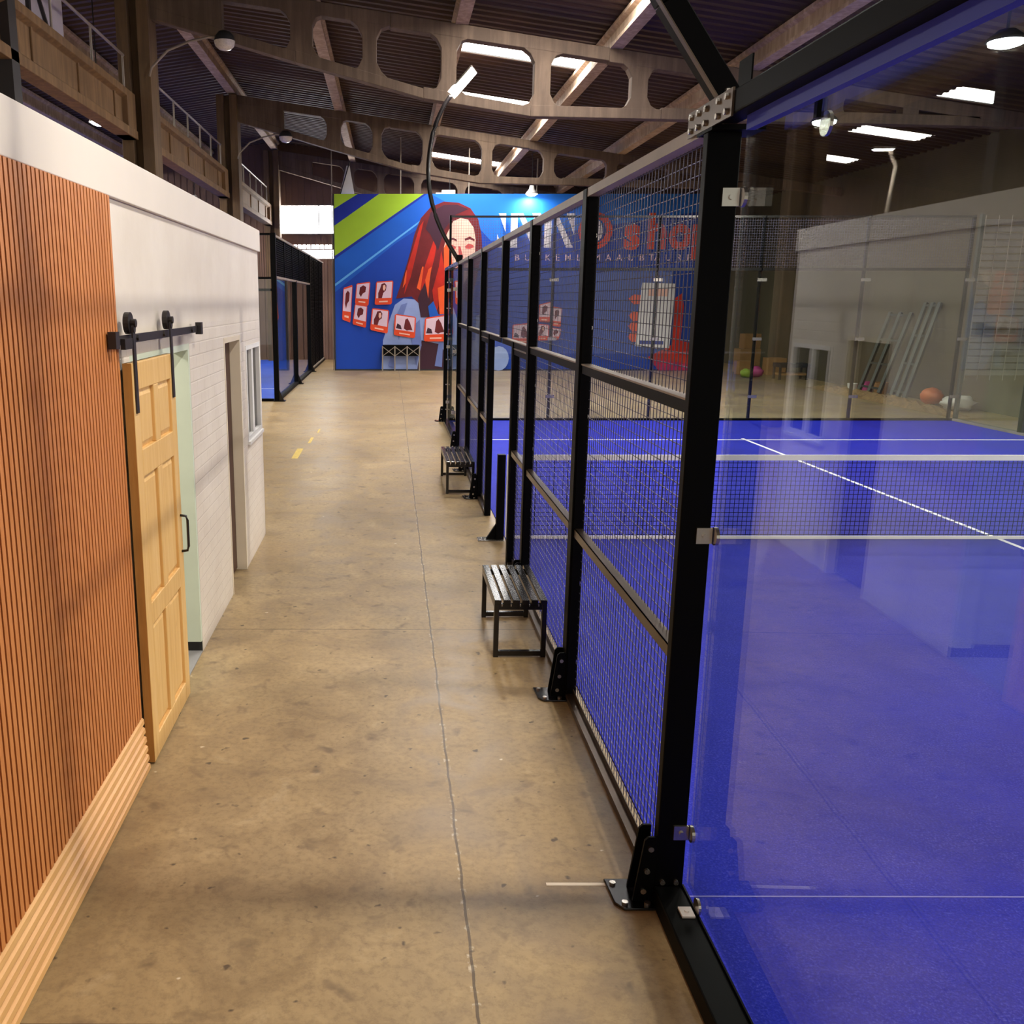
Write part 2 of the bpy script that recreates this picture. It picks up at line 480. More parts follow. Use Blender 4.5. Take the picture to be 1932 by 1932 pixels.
fr.box(-4.55, -2.2, HY1 - .05, HY1, 4.40, 4.45)
part('window_frame', fr, 'clad', w)
struct('wall_right', MB().box(HX1, HX1 + .2, HY0, HY1, 0, 6.0), 'hallwall')
struct('wall_left', MB().box(HX0 - .2, HX0, HY0, HY1, 0, 6.2), 'hallwall')

# precast trusses: chords and splayed verticals, cast in one piece
def truss_mesh(y):
    mb = MB(); t = .13
    low = [(-4.45, 7.42), (-1.73, 6.65), (.61, 6.03), (2.59, 5.72), (13.1, 5.50)]
    def zl(x):
        for (a, za), (b, zb) in zip(low, low[1:]):
            if a <= x <= b: return za + (zb - za) * (x - a) / (b - a)
        return low[-1][1] if x > 0 else low[0][1]
    xs = [-4.45, -1.73, .61, 2.59, 5, 8, 10.9]
    for a, b in zip(xs, xs[1:]):
        mb.prism([(a, zl(a)), (b, zl(b)), (b, zl(b) + .17), (a, zl(a) + .20)], 'y', y - t, y + t)
    for a, b in ((-4.6, 0), (0, 4), (4, 8), (8, 13.1)):
        mb.prism([(a, z_top(a) - .24), (b, z_top(b) - .22), (b, z_top(b)), (a, z_top(a))], 'y', y - t, y + t)
    mb.prism([(-4.5, 7.42), (-3.05, zl(-3.05)), (-3.05, z_top(-3.05)), (-4.5, z_top(-4.5))], 'y', y - t * .95, y + t * .95)
    mb.prism([(10.8, zl(10.8)), (13.1, zl(13.1)), (13.1, z_top(13.1) - .02), (10.8, z_top(10.8) - .02)], 'y', y - t * .95, y + t * .95)
    for xv, hw in ((-1.62, .20), (-.38, .13), (1.07, .14), (2.79, .15), (4.58, .15), (6.4, .15), (8.2, .15), (9.6, .15)):
        f = min(.24, (z_top(xv) - zl(xv) - .4) * .3)
        lo = lambda x: zl(x) + .15
        hi = lambda x: z_top(x) - .21
        mb.prism([(xv - hw - f, lo(xv - hw - f) - .05), (xv, lo(xv) - .08), (xv + hw + f, lo(xv + hw + f) - .05), (xv + hw + f, lo(xv + hw + f)),
                  (xv + hw + f * .35, lo(xv + hw) + f * .35), (xv + hw, lo(xv + hw) + f),
                  (xv + hw, hi(xv + hw) - f), (xv + hw + f * .35, hi(xv + hw) - f * .35), (xv + hw + f, hi(xv + hw + f)), (xv + hw + f, hi(xv + hw + f) + .05),
                  (xv - hw - f, hi(xv - hw - f) + .05), (xv - hw - f, hi(xv - hw - f)), (xv - hw - f * .35, hi(xv - hw) - f * .35), (xv - hw, hi(xv - hw) - f),
                  (xv - hw, lo(xv - hw) + f), (xv - hw - f * .35, lo(xv - hw) + f * .35), (xv - hw - f, lo(xv - hw - f))], 'y', y - t * .96, y + t * .96)
    return mb
for y, lab in ((8.5, 'concrete roof truss overhead nearest the camera'), (18.5, 'large concrete truss with rounded openings spanning above the curved lamp pole'),
               (28.5, 'darker concrete truss just in front of the printed banner'),
               (38.5, 'concrete truss against the brown end wall above the banner')):
    if y > 10: solo('roof_truss', truss_mesh(y), 'truss', lab, 'truss', 'concrete roof trusses', bevel=.012)

# purlins along the hall
def purlin_mesh(x, y0, y1):
    z = z_top(x); mb = MB()
    mb.prism([(x - .12, z), (x + .12, z), (x + .12, z + .06), (x + .045, z + .10), (x + .045, z + .28), (x + .12, z + .32),
              (x + .12, z + .38), (x - .12, z + .38), (x - .12, z + .32), (x - .045, z + .28), (x - .045, z + .10), (x - .12, z + .06)], 'y', y0, y1)
    return mb
for x, lab in ((-4.5, 'concrete purlin along the roof nearest the column row'), (-1.47, 'concrete purlin running left of the curved lamp'),
               (1.3, 'concrete purlin at the left edge of the roof skylights'), (4.12, 'brightly lit concrete purlin along the right edge of the skylights'),
               (6.65, 'shaded concrete purlin to the right of the skylights'), 
               (-7.1, 'concrete purlin of the far side bay beyond the columns'), (-9.6, 'concrete purlin deep in the side bay beyond the columns')):
    solo('roof_purlin', purlin_mesh(x, HY0, HY1 - .1), 'purlin', lab, 'purlin', 'roof purlins')

# columns between the two bays, H-shaped, open towards the camera
def column_mesh(x0, x1, y0, y1, h):
    f = (x1 - x0) * .36
    return MB().prism([(x0, y0), (x0 + f, y0), (x0 + f, y0 + .2), (x1 - f, y0 + .2), (x1 - f, y0), (x1, y0), (x1, y1),
                       (x1 - f, y1), (x1 - f, y1 - .2), (x0 + f, y1 - .2), (x0 + f, y1), (x0, y1)], 'z', 0, h)
for y, m_, lab in ((18.2, 'column', 'ochre concrete column nearest along the row behind the white wall'),
                   (28.2, 'column', 'dark concrete column second along the row behind the white wall'),
                   (38.2, 'column', 'concrete column by the bright end window')):
    solo('concrete_column', column_mesh(-4.94, -4.35, y, y + .6, z_roof(-4.6) - .45), m_, lab, 'column', 'hall columns', bevel=.01)
solo('steel_column', column_mesh(-5.3, -4.63, 12.3, 12.55, 7.9), 'darkcol', 'near black steel column rising behind the slat wall', 'column')

def girder_mesh(y0, y1):
    x1 = -4.75; mb = MB()
    mb.prism([(x1 - .16, 5.28), (x1 + .12, 5.28), (x1 + .12, 5.42), (x1, 5.50), (x1, 5.90), (x1 + .1, 5.94), (x1 + .1, 6.06),
              (x1 - .2, 6.06), (x1 - .2, 5.94), (x1 - .12, 5.90), (x1 - .12, 5.50), (x1 - .16, 5.42)], 'y', y0, y1)
    yy = y0 + .5
    while yy < y1:
        mb.box(x1, x1 + .03, yy, yy + .05, 5.42, 5.94); yy += 1.9
    mb.box(x1 - .16, x1 + .10, y1 - .55, y1, 5.28, 5.95)
    return mb
for y0, y1, lab in ((9.0, 18.18, 'ochre concrete crane beam running up to the first column'), (18.82, 28.18, 'concrete crane beam between the first and second columns'),
                    (28.82, 38.18, 'pale concrete crane beam ending beside the bright window')):
    solo('crane_beam', girder_mesh(y0, y1), 'girder', lab, 'beam', 'crane beams', bevel=.008)
for y0, y1, lab in ((12.4, 18.0, 'grey handrail on the crane beam before the first column'), (19.0, 27.8, 'grey handrail on the crane beam between two columns'),
                    (29.0, 37.8, 'grey handrail on the crane beam near the end window')):
    t = thing('handrail', lab, 'handrail', (-4.78, (y0 + y1) / 2, 6.06), 'walkway handrails')
    part('top_rail', MB().tube([(-4.78, y0, 6.68), (-4.78, y1, 6.68)], .025, 6), 'rail', t)
    nn = int((y1 - y0) / 1.45)
    for i in range(nn + 1):
        yy = y0 + .05 + (y1 - y0 - .1) * i / nn
        part('post', MB().tube([(-4.78, yy, 6.06), (-4.78, yy, 6.68)], .02, 6), 'rail', t)

# pale sheet standing on the first beam
t = thing('wall_sheet', 'pale lilac sheet standing above the ochre crane beam', 'panel', (-5.0, 14.2, 6.06))
part('sheet', MB().box(-5.06, -5.04, 12.6, 15.6, 6.06, 8.2), 'sheet', t)
part('batten', MB().box(-5.04, -4.99, 14.05, 14.13, 6.06, 8.2), 'darkcol', t)
part('batten', MB().bar((-5.01, 14.15, 7.0), (-5.01, 15.0, 6.08), .04), 'darkcol', t)

# bell lamps in the side bay and hall, two added as fill, arm lamps on the columns
def bell_lamp(loc, lab, power, lit=True, cord=1.4):
    x, y, z = loc
    t = thing('bell_lamp', lab, 'lamp', loc, 'bell lamps')
    part('shade', MB().lathe([(.02, .30), (.07, .28), (.10, .16), (.19, .05), (.22, .0), (.20, .0), (.17, .05), (.08, .15)], loc), 'white', t, smooth=True)
    part('lens', MB().lathe([(.0, -.07), (.08, -.06), (.15, -.03), (.195, .012), (.195, .02), (.0, .025)], loc), 'lens' if lit else 'clearbowl', t)
    part('cord', MB().tube([(x, y, z + .29), (x, y, z_roof(x) + .01)], .012, 6), 'dark', t)
    if power: area_light('bell_light', (x, y, z - .075), .36, power, t)
    return t
for loc, lab, pw, cd in (((-5.86, 20.0, 5.90), 'bright bell lamp under the ochre crane beam left of the first column', BELL_W, 2.0),
                     ((-7.2, 36.0, 5.90), 'small bell lamp glowing just above the white wall coping', BELL_W, 1.5)):
    bell_lamp(loc, lab, pw, True, cd)
bell_lamp((4.72, 32.6, 5.86), 'white bell lamp hanging in front of the banner top edge', BELL_W * .3, True, 1.2)
bell_lamp((2.2, 36.2, 4.9), 'added fill lamp hidden behind the printed banner to light the end wall', BELL_W * 1.6, True, 1.2)  # added fill, out of view, brightens the end wall and last truss
bell_lamp((8.15, 24.0, 5.6), 'added fill lamp over the floor beyond the court hidden behind the nearest post', BELL_W * .7, True, 1.2)  # unseen lamp added to brighten the floor past the court

for lx, y, lab in ((7.6, 12.5, 'round lit ceiling lamp high over the near half of the blue court'), (7.75, 17.75, 'round lit ceiling lamp high over the far end of the blue court')):
    t = thing('ceiling_lamp', lab, 'lamp', (lx, y, 5.5), 'round ceiling lamps over the court')
    part('housing', MB().lathe([(0, .16), (.10, .15), (.21, .06), (.23, .02), (0, .02)], (lx, y, 5.5), 18), 'dark', t, smooth=True)
    part('lens', MB().lathe([(.20, .02), (.19, -.02), (.10, -.05), (0, -.055)], (lx, y, 5.5), 18), 'lens', t, smooth=True)
    part('hanger', MB().tube([(lx, y, 5.65), (lx, y, z_roof(lx) + .01)], .02, 6), 'dark', t)
    area_light('ceiling_light', (lx, y, 5.43), .36, BELL_W * .8, t)

def arm_lamp(y, lab):
    t = thing('arm_lamp', lab, 'lamp', (-4.35, y, 6.45), 'column arm lamps')
    path = [(-4.35, y, 6.35), (-4.30, y, 6.5), (-4.0, y, 6.78), (-3.6, y, 6.93), (-3.25, y, 7.0), (-3.05, y, 7.0)]
    part('arm', MB().tube(path, .022, 8), 'rail', t, smooth=True)
    part('housing', MB().lathe([(.0, .17), (.10, .16), (.17, .08), (.19, .0)], (-2.97, y, 6.93)), 'dark', t, smooth=True)
    part('glass_bowl', MB().lathe([(.19, .0), (.17, -.08), (.10, -.14), (.0, -.16)], (-2.97, y, 6.93)), 'clearbowl', t, smooth=True)
arm_lamp(18.1, 'unlit glass bowl lamp on a bent arm from the first column')
arm_lamp(28.1, 'unlit glass bowl lamp on a bent arm from the second column')

# ------------------------------------------------------------------ white building on the left
XW = -1.31; YE = 9.50
wall = MB()
TH = .13
op = [(4.72, 6.14, 0, 2.13), (7.42, 8.21, 0, 2.11), (8.52, 9.40, 1.13, 2.0)]     # y0 y1 z0 z1
ys = sorted({-1.0, YE} | {a for o_ in op for a in o_[:2]})
for a, b in zip(ys, ys[1:]):
    cut = [o_ for o_ in op if o_[0] <= a and b <= o_[1]]
    if not cut: wall.box(XW - TH, XW, a, b, 0, 2.95)
    else:
        z0, z1 = cut[0][2:]
        if z0 > 0: wall.box(XW - TH, XW, a, b, 0, z0)
        wall.box(XW - TH, XW, a, b, z1, 2.95)
struct('wall_aisle', wall, 'wall')
struct('wall_end', MB().box(-4.3, XW - TH, YE - .13, YE, 0, 2.95), 'plaster')
struct('wall_back', MB().box(-4.43, -4.3, -1.0, YE, 0, 2.95), 'plaster')
struct('ceiling_room', MB().box(-4.43, XW, -1.0, YE, 2.88, 3.0), 'plaster')
fas = MB(); fas.box(XW - .2, -1.285, -1.0, YE + .01, 2.868, 3.07)
struct('trim_1', fas, 'plaster', bevel=.004)
struct('trim_2', MB().box(-4.43, XW - .2, YE - .2, YE + .012, 2.868, 3.07), 'plaster')
# room behind the pine door
rm = MB(); rm.box(-4.3, XW - TH, 6.18, 6.28, 0, 2.88)
struct('wall_room', rm, 'reveal')
struct('wall_room_left', MB().box(-4.3, XW - TH, 3.5, 3.6, 0, 2.88), 'reveal')
struct('baseboard_room', MB().box(-4.2, XW - .003, 6.138, 6.18, 0.0, .085).box(-4.3, -4.26, 3.6, 6.138, 0, .085), 'dark')
struct('floor_room', MB().box(-4.3, XW - .002, 3.6, 6.14, 0.0, .006), 'grey_floor')
d1 = MB()
d1.box(XW - TH, XW - .001, 6.10, 6.14, .085, 2.13); d1.box(XW - TH, XW - .001, 4.72, 6.10, 2.09, 2.13)
struct('door_1', d1, 'reveal')
l = thing('room_fill_lamp', 'added unseen fill lamp inside the room behind the pine door', 'lamp', (-2.6, 5.0, 2.84))  # unseen lamp added to light the room and its doorway
part('diffuser', MB().cyl((-2.6, 5.0, 2.85), .2, .05), 'white', l)
area_light('room_fill_light', (-2.6, 5.0, 2.81), .3, 28, l)
# second opening with a brown leaf set back in a cream frame
d2 = MB(); d2.box(XW - TH, XW + .004, 8.18, 8.21, 0, 2.11); d2.box(XW - TH, XW + .004, 7.42, 7.45, 0, 2.11); d2.box(XW - TH, XW + .004, 7.45, 8.18, 2.07, 2.11)
dr = struct('door_2', d2, 'cream')
part('door_leaf', MB().box(XW - .125, XW - .085, 7.46, 8.17, .02, 2.06), 'brown_door', dr)
part('door_knob', MB().tube([(XW - .085, 7.55, 1.0), (XW - .045, 7.55, 1.0)], [.012, .03], 10), 'bronze', dr, smooth=True)
# sliding window
wf = MB(); x0, x1 = XW - .06, XW + .006
wf.box(x0, x1, 8.52, 8.56, 1.13, 2.0); wf.box(x0, x1, 9.36, 9.40, 1.13, 2.0); wf.box(x0, x1, 8.56, 9.36, 1.96, 2.0); wf.box(x0, x1, 8.56, 9.36, 1.13, 1.17)
wf.box(x0 + .015, x1 - .01, 8.90, 9.0, 1.17, 1.96)
w = struct('window_%d' % n, wf, 'white'); n += 1
part('window_pane', MB().box(x0 + .02, x0 + .028, 8.56, 9.36, 1.17, 1.96), 'winglass', w)
part('window_sill', MB().box(x0, x1 + .02, 8.5, 9.42, 1.10, 1.13), 'white', w)
part('blind', MB().box(x0 - .05, x0 - .045, 8.5, 8.95, 1.1, 2.0), 'shutter', w)

# slatted cladding
t = thing('slat_cladding', 'orange brown vertical wooden slat cladding on the near wall', 'wall cladding', (XW, 2.0, 0))
part('backing', MB().box(XW + .001, XW + .006, -.9, 4.44, .29, 2.868), 'slat_back', t)
sl = MB(); y = -.9
while y < 4.42:
    sl.box(XW + .010, XW + .030, y, y + .028, .30, 2.866); y += .0415
part('slats', sl, 'slat', t)
sk = MB()
for i in range(6):
    z = .0 + i * .05
    xo = XW + .030 + (5 - i) * .004
    sk.prism([(XW + .002, z + .002), (xo, z + .002), (xo + .008, z + .012), (xo + .006, z + .036), (XW + .02, z + .05), (XW + .002, z + .05)], 'y', -.9, 4.45)
sko = struct('baseboard_left', sk, 'skirt')

# pine sliding door
DX0, DX1, DY0, DY1, DZ1 = -1.288, -1.243, 4.51, 5.40, 2.105
t = thing('barn_door', 'pine six panel sliding door hanging in front of the opening', 'door', (-1.265, 4.95, .012))
pn = MB()
rows = [(1.67, 1.97), (.86, 1.53), (.13, .74)]
pn.box(DX0, DX0 + .022, DY0, DY1, .012, DZ1)
pn.box(DX0, DX1, DY0, DY0 + .11, .012, DZ1); pn.box(DX0, DX1, DY1 - .11, DY1, .012, DZ1)
ym = (DY0 + DY1) / 2
zs = [.012] + [z for r in reversed(rows) for z in r] + [DZ1]
for a, b in zip(zs[::2], zs[1::2]): pn.box(DX0, DX1, DY0 + .11, DY1 - .11, a, b)
for a, b in rows: pn.box(DX0, DX1, ym - .05, ym + .05, a, b)
part('frame', pn, 'pine', t, bevel=.004)
for a, b in rows:
    for (ya, yb) in ((DY0 + .11, ym - .05), (ym + .05, DY1 - .11)):
        q = MB(); x = DX0 + .022; e = .035
        q.hexa([(x, ya, a), (x, yb, a), (x, yb, b), (x, ya, b), (x + .014, ya + e, a + e), (x + .014, yb - e, a + e), (x + .014, yb - e, b - e), (x + .014, ya + e, b - e)])
        part('panel', q, 'pine', t)
part('edge_strip', MB().box(DX0, DX1 - .002, DY0 - .002, DY0, .012, DZ1), 'pine_dark', t)
part('handle', MB().tube([(DX1, 5.36, 1.16), (DX1 + .035, 5.36, 1.155), (DX1 + .042, 5.36, 1.13), (DX1 + .042, 5.36, .97), (DX1 + .035, 5.36, .945), (DX1, 5.36, .94)], .008, 8), 'iron', t, smooth=True)
for yh in (4.56, 5.34):
    h = part('hanger', MB().box(DX1 - .0, DX1 + .008, yh - .022, yh + .022, 1.86, 2.27).cyl((DX1 + .006, yh, 2.27), .022, .012, 'x'), 'iron', t)
    part('wheel', MB().cyl((DX1 - .018, yh, 2.294), .052, .026, 'x', 20).cyl((DX1 - .0, yh, 2.294), .02, .04, 'x', 12), 'iron', h, smooth=False)
part('floor_guide', MB().box(DX0 + .005, DX1 - .005, 5.1, 5.14, 0, .012), 'dark', t)
t = thing('door_rail', 'black iron sliding rail above the pine door', 'rail', (-1.26, 5.25, 2.2))
part('bar', MB().box(-1.268, -1.258, 4.26, 6.24, 2.198, 2.240), 'iron', t)
for yy in (4.28, 6.21): part('end_stop', MB().box(-1.272, -1.235, yy - .03, yy + .03, 2.185, 2.262), 'iron', t)
for yy in (4.7, 5.25, 6.0): part('spacer', MB().cyl((-1.289, yy, 2.22), .014, .042, 'x', 10).cyl((-1.254, yy, 2.22), .016, .012, 'x', 6), 'iron', t)
part('anti_jump_block', MB().box(-1.258, -1.236, 4.40, 4.53, 2.175, 2.225), 'iron', t)

# ------------------------------------------------------------------ the blue court
FX = 1.075                        # aisle face of the side fence
CX0, CX1, CY0, CY1 = 1.19, 11.45, -1.4, 18.95
t = thing('court_turf', 'large blue artificial turf court behind the black fence', 'turf', (6.3, 8.8, 0))
part('turf', MB().box(CX0, CX1, CY0, CY1, 0.0, .012), 'turf', t)
def tline(x0, x1, y0, y1): part('court_line', MB().box(x0, x1, y0, y1, .012, .0145), 'line', t)
tline(CX0, CX1, 16.22, 16.27); tline(CX0, CX1, 2.25, 2.30); tline(6.23, 6.28, 2.25, 16.4)
part('turf_seam', MB().box(CX0, CX1, 3.374, 3.382, .012, .0132), 'seam', t)

def bolt(mb, c, axis='x', r=.011, h=.012): mb.cyl(c, r, h, axis, 8)

POSTS = [3.40, 5.40, 7.40, 11.35, 13.25, 15.2, 18.90]
POST_LAB = ['tall black fence post nearest the camera at the glass edge', 'second black fence post behind the near bench', 'third black fence post beyond the near bench',
            'black fence post on the far side of the net gateway', 'black fence post beside the far bench', 'black fence post carrying the curved lamp pole',
            'black corner post at the far end of the aisle fence']
PG = 'posts of the aisle fence'
def fence_post(y, lab, first=False, base=True):
    t = thing('fence_post', lab, 'post', (FX + .06, y + .05, 0), PG)
    wx = .115 if first else .075
    part('column', MB().box(FX, FX + wx, y - .05, y + (.0 if first else .05), .0, 3.0 if not first else 2.97), 'black', t, bevel=.004)
    if base:
        part('base_plate', MB().prism([(FX - .13, y - .10), (FX - .16, y - .06), (FX - .17, y + .10), (FX + .08, y + .10), (FX + .08, y - .10)], 'z', 0, .012), 'blacksat', t, bevel=.004)
        g = part('gusset', MB().prism([(FX - .085, .012), (FX, .012), (FX, .30), (FX - .035, .30), (FX - .05, .285)], 'y', y - .052, y - .040)
                 .prism([(FX - .085, .012), (FX, .012), (FX, .30), (FX - .035, .30), (FX - .05, .285)], 'y', y + .040, y + .052), 'black', t)
        b = Bolts()
        for z, dx in ((.06, -.045), (.15, -.035), (.25, -.025)): bolt(b, (FX + dx, y - .055, z), 'y', .012)
        for dx, dy in ((-.14, .06), (-.12, -.07), (-.03, -.075)): bolt(b, (FX + dx, y + dy, .017), 'z', .013)
        if first:
            for dx in (.03, .085): bolt(b, (FX + dx, y - .055, .10), 'y', .011)
        parts('bolt', b, 'chrome', t)
    if not first:
        b = Bolts()
        for i in range(6): bolt(b, (FX + .055, y - .053, .25 + .5 * i), 'y', .014, .012)
        parts('bolt', b, 'chrome', t)
    return t
P1 = fence_post(POSTS[0], POST_LAB[0], True)
for y, lab in list(zip(POSTS, POST_LAB))[1:]: fence_post(y, lab)
# steel clamps that hold the glass to the first post
for z in (2.745, 1.55, .325):
    c = part('glass_clamp', MB().box(FX + .06, FX + .118, 3.338, 3.349, z - .03, z + .03), 'chrome', P1)
    part('clamp_disc', MB().cyl((FX + .128, 3.335, z), .034, .012, 'x', 18).tube([(FX + .09, 3.338, z), (FX + .09, 3.330, z)], .009, 8), 'chrome', c)

def wire_mesh(y0, y1, z0, z1, x):
    mb = MB(); r = .0016
    k = max(1, round((y1 - y0) / .05))
    for i in range(1, k):
        yy = y0 + (y1 - y0) * i / k; mb.box(x - r, x + r, yy - r, yy + r, z0, z1)
    k = max(1, round((z1 - z0) / .05))
    for i in range(1, k):
        zz = z0 + (z1 - z0) * i / k; mb.box(x + r, x + 3 * r, y0, y1, zz - r, zz + r)
    return mb
def angle_rail(mb, y0, y1, z, w=.05):
    mb.box(FX + .015, FX + .065, y0, y1, z - .004, z); mb.box(FX + .015, FX + .020, y0, y1, z - w, z)
def mesh_panel(y0, y1, zs, lab):
    """zs: heights of the rails from bottom to top"""
    t = thing('mesh_panel', lab, 'fence panel', (FX + .05, (y0 + y1) / 2, zs[0]), 'mesh panels of the aisle fence')
    for a, b in zip(zs, zs[1:]):
        part('wire_mesh', wire_mesh(y0 + .01, y1 - .01, a + .0, b - .0, FX + .06), 'wire', t)
    for i, z in enumerate(zs):
        q = MB()
        if i == 0 and z < .2: q.box(FX + .01, FX + .05, y0, y1, 0, .035); q.box(FX + .05, FX + .055, y0, y1, 0, .07); nm, mt = 'bottom_rail', 'bronze'
        elif z > 2.9: q.box(FX + .005, FX + .065, y0, y1, z - .045, z); nm, mt = 'top_rail', 'rail'
        elif z > 1.5:
            q.box(FX + .012, FX + .066, y0, y1, z - .008, z); q.cur = 1; q.box(FX + .016, FX + .024, y0, y1, z - .055, z - .008)
            nm, mt = 'middle_rail', ['rail', 'black']  # pale top flange: its bright highlight is put into the colour
        else: angle_rail(q, y0, y1, z); nm, mt = 'middle_rail', 'bronze'
        part(nm, q, mt, t)
    for ya, yb in ((y0, y0 + .012), (y1 - .012, y1)):
        part('side_bar', MB().box(FX + .012, FX + .062, ya, yb, zs[0], zs[-1]), 'bronze' if ya == y0 else 'black', t)  # near bar lighter, the lit edge highlight painted in; far bar black
    return t
H = 3.0; R1, R2 = 1.085, 2.05
mesh_panel(3.40, 5.35, [.04, R1, R2, H], 'tall wire mesh fence panel nearest the camera')
mesh_panel(5.45, 7.35, [.04, R1, R2, H], 'tall wire mesh fence panel right behind the near bench')
mesh_panel(7.45, 9.20, [R2, H], 'short upper mesh panel on the near half above the gateway')
mesh_panel(9.30, 11.30, [R2, H], 'short upper mesh panel on the far half above the gateway')
mesh_panel(7.45, 8.30, [.04, R1, R2 - .06], 'narrow lower mesh panel on the near side of the gateway')
mesh_panel(10.45, 11.30, [.04, R1, R2 - .06], 'narrow lower mesh panel on the far side of the gateway')
mesh_panel(11.40, 13.20, [.04, R1, R2, H], 'tall wire mesh fence panel right behind the far bench')
mesh_panel(13.30, 15.15, [.04, R1, R2, H], 'tall wire mesh fence panel past the far bench')
solo('gate_mullion', MB().box(FX, FX + .07, 9.20, 9.30, R2 + .002, H).cyl((FX + .03, 9.195, 2.3), .012, .01, 'y', 8).cyl((FX + .03, 9.195, 2.75), .012, .01, 'y', 8), 'black',
     'short black mullion centred above the gateway', 'post', bevel=.003)
for y, lab in ((8.35, 'slim black gate post on the near side of the gateway'), (10.40, 'slim black gate post on the far side of the gateway')):
    solo('gate_post', MB().box(FX + .005, FX + .075, y - .04, y + .04, 0, R2 - .004), 'black', lab, 'post', 'gate posts', bevel=.003)

# glass side: panes, kerb beam, top beam
GY = 3.36; TL = -.02
def gpane(x0, y0, x1, y1, z0, z1, th=.012):
    d = Vector((x1 - x0, y1 - y0, 0)).normalized(); nrm = Vector((-d.y, d.x, 0)) * th / 2
    a, b = Vector((x0, y0, 0)), Vector((x1, y1, 0)); mb = MB()
    vs = []
    for z in (z0, z1):
        for p, s in ((a, -1), (b, -1), (b, 1), (a, 1)): vs.append((p + nrm * s) + Vector((0, 0, z)))
    return mb.hexa(vs)
def gx(y): return 1.215 - TL * (y - 3.4)            # the near panes lean a little out of line
GG = 'glass panes of the court'
t = thing('glass_pane', 'large clear glass pane right of the nearest fence post', 'glass pane', (1.2, 2.3, .0), GG)
part('glass', gpane(gx(1.25), 1.25, gx(GY), GY, .094, 2.955), 'glass', t)
t2 = MB()
q = thing('glass_pane', 'clear glass pane beside the camera nearer than the frame edge', 'glass pane', (1.2, 0, 0), GG)
part('glass', gpane(1.205, -1.3, 1.205, 1.23, .093, 2.955), 'glass', q)
t = thing('kerb_beam', 'black steel kerb beam under the near glass pane', 'beam', (1.13, 1.0, 0))
part('tube', MB().box(1.07, 1.185, -1.4, 3.345, 0, .085), 'black', t, bevel=.006)
part('inner_angle', MB().box(1.185, 1.192, -1.4, 3.345, 0, .092), 'black', t)
for yy in (3.17, 1.4):
    c = part('glass_clamp', MB().box(1.125, 1.175, yy - .03, yy + .03, .085, .093).cyl((1.15, yy, .096), .010, .008, 'z', 8), 'white', t)
    part('clamp_disc', MB().cyl((1.190, yy, .115), .032, .010, 'x', 18), 'chrome', c)
t = thing('top_beam', 'black steel beam along the top of the near glass pane', 'beam', (1.13, 1.0, 2.97))
part('tube', MB().box(1.075, 1.155, -1.4, 3.30, 2.972, 3.045), 'black', t, bevel=.006)
part('splice_plate', MB().box(1.068, 1.075, 3.12, 3.56, 2.965, 3.05), 'bronze', t)
b = Bolts()
for yy in (3.16, 3.24, 3.36, 3.44, 3.52):
    for z in (2.985, 3.03): bolt(b, (1.064, yy, z), 'x', .010, .012)
parts('bolt', b, 'chrome', t)
part('cap_plate', MB().box(1.07, 1.25, 3.30, 3.46, 2.955, 2.972), 'black', t)
part('foam_strip', MB().box(1.130, 1.158, -1.4, 3.15, 2.928, 2.972), 'blue_pad', t, label='blue foam strip')
c = part('glass_clamp', MB().box(1.19, 1.21, 2.78, 2.80, 2.90, 2.975), 'black', t)
part('clamp_disc', MB().cyl((1.225, 2.79, 2.885), .034, .010, 'x', 18), 'chrome', c)

# far end of the side fence: two glass panes
for y0, y1, lab in ((15.27, 17.05, 'clear glass pane in the aisle fence before the far corner'), (17.07, 18.88, 'clear glass pane in the aisle fence at the far corner')):
    t = thing('glass_pane', lab, 'glass pane', (FX + .1, (y0 + y1) / 2, .06), GG)
    part('glass', MB().box(FX + .085, FX + .097, y0, y1, .06, 2.96), 'glass', t)
    q = Bolts()
    for z in (.4, 1.5, 2.6): q.box(FX + .05, FX + .11, y1 - .06, y1, z - .03, z + .03)
    parts('clamp', q, 'chrome', t)
solo('kerb_beam', MB().box(FX, FX + .085, 15.26, 18.89, 0, .06), 'blacksat', 'black kerb beam under the far glass panes of the aisle fence', 'beam')
solo('top_beam', MB().box(FX, FX + .07, 15.26, 18.89, 2.965, 3.02), 'blacksat', 'black top beam over the far glass panes of the aisle fence', 'beam')

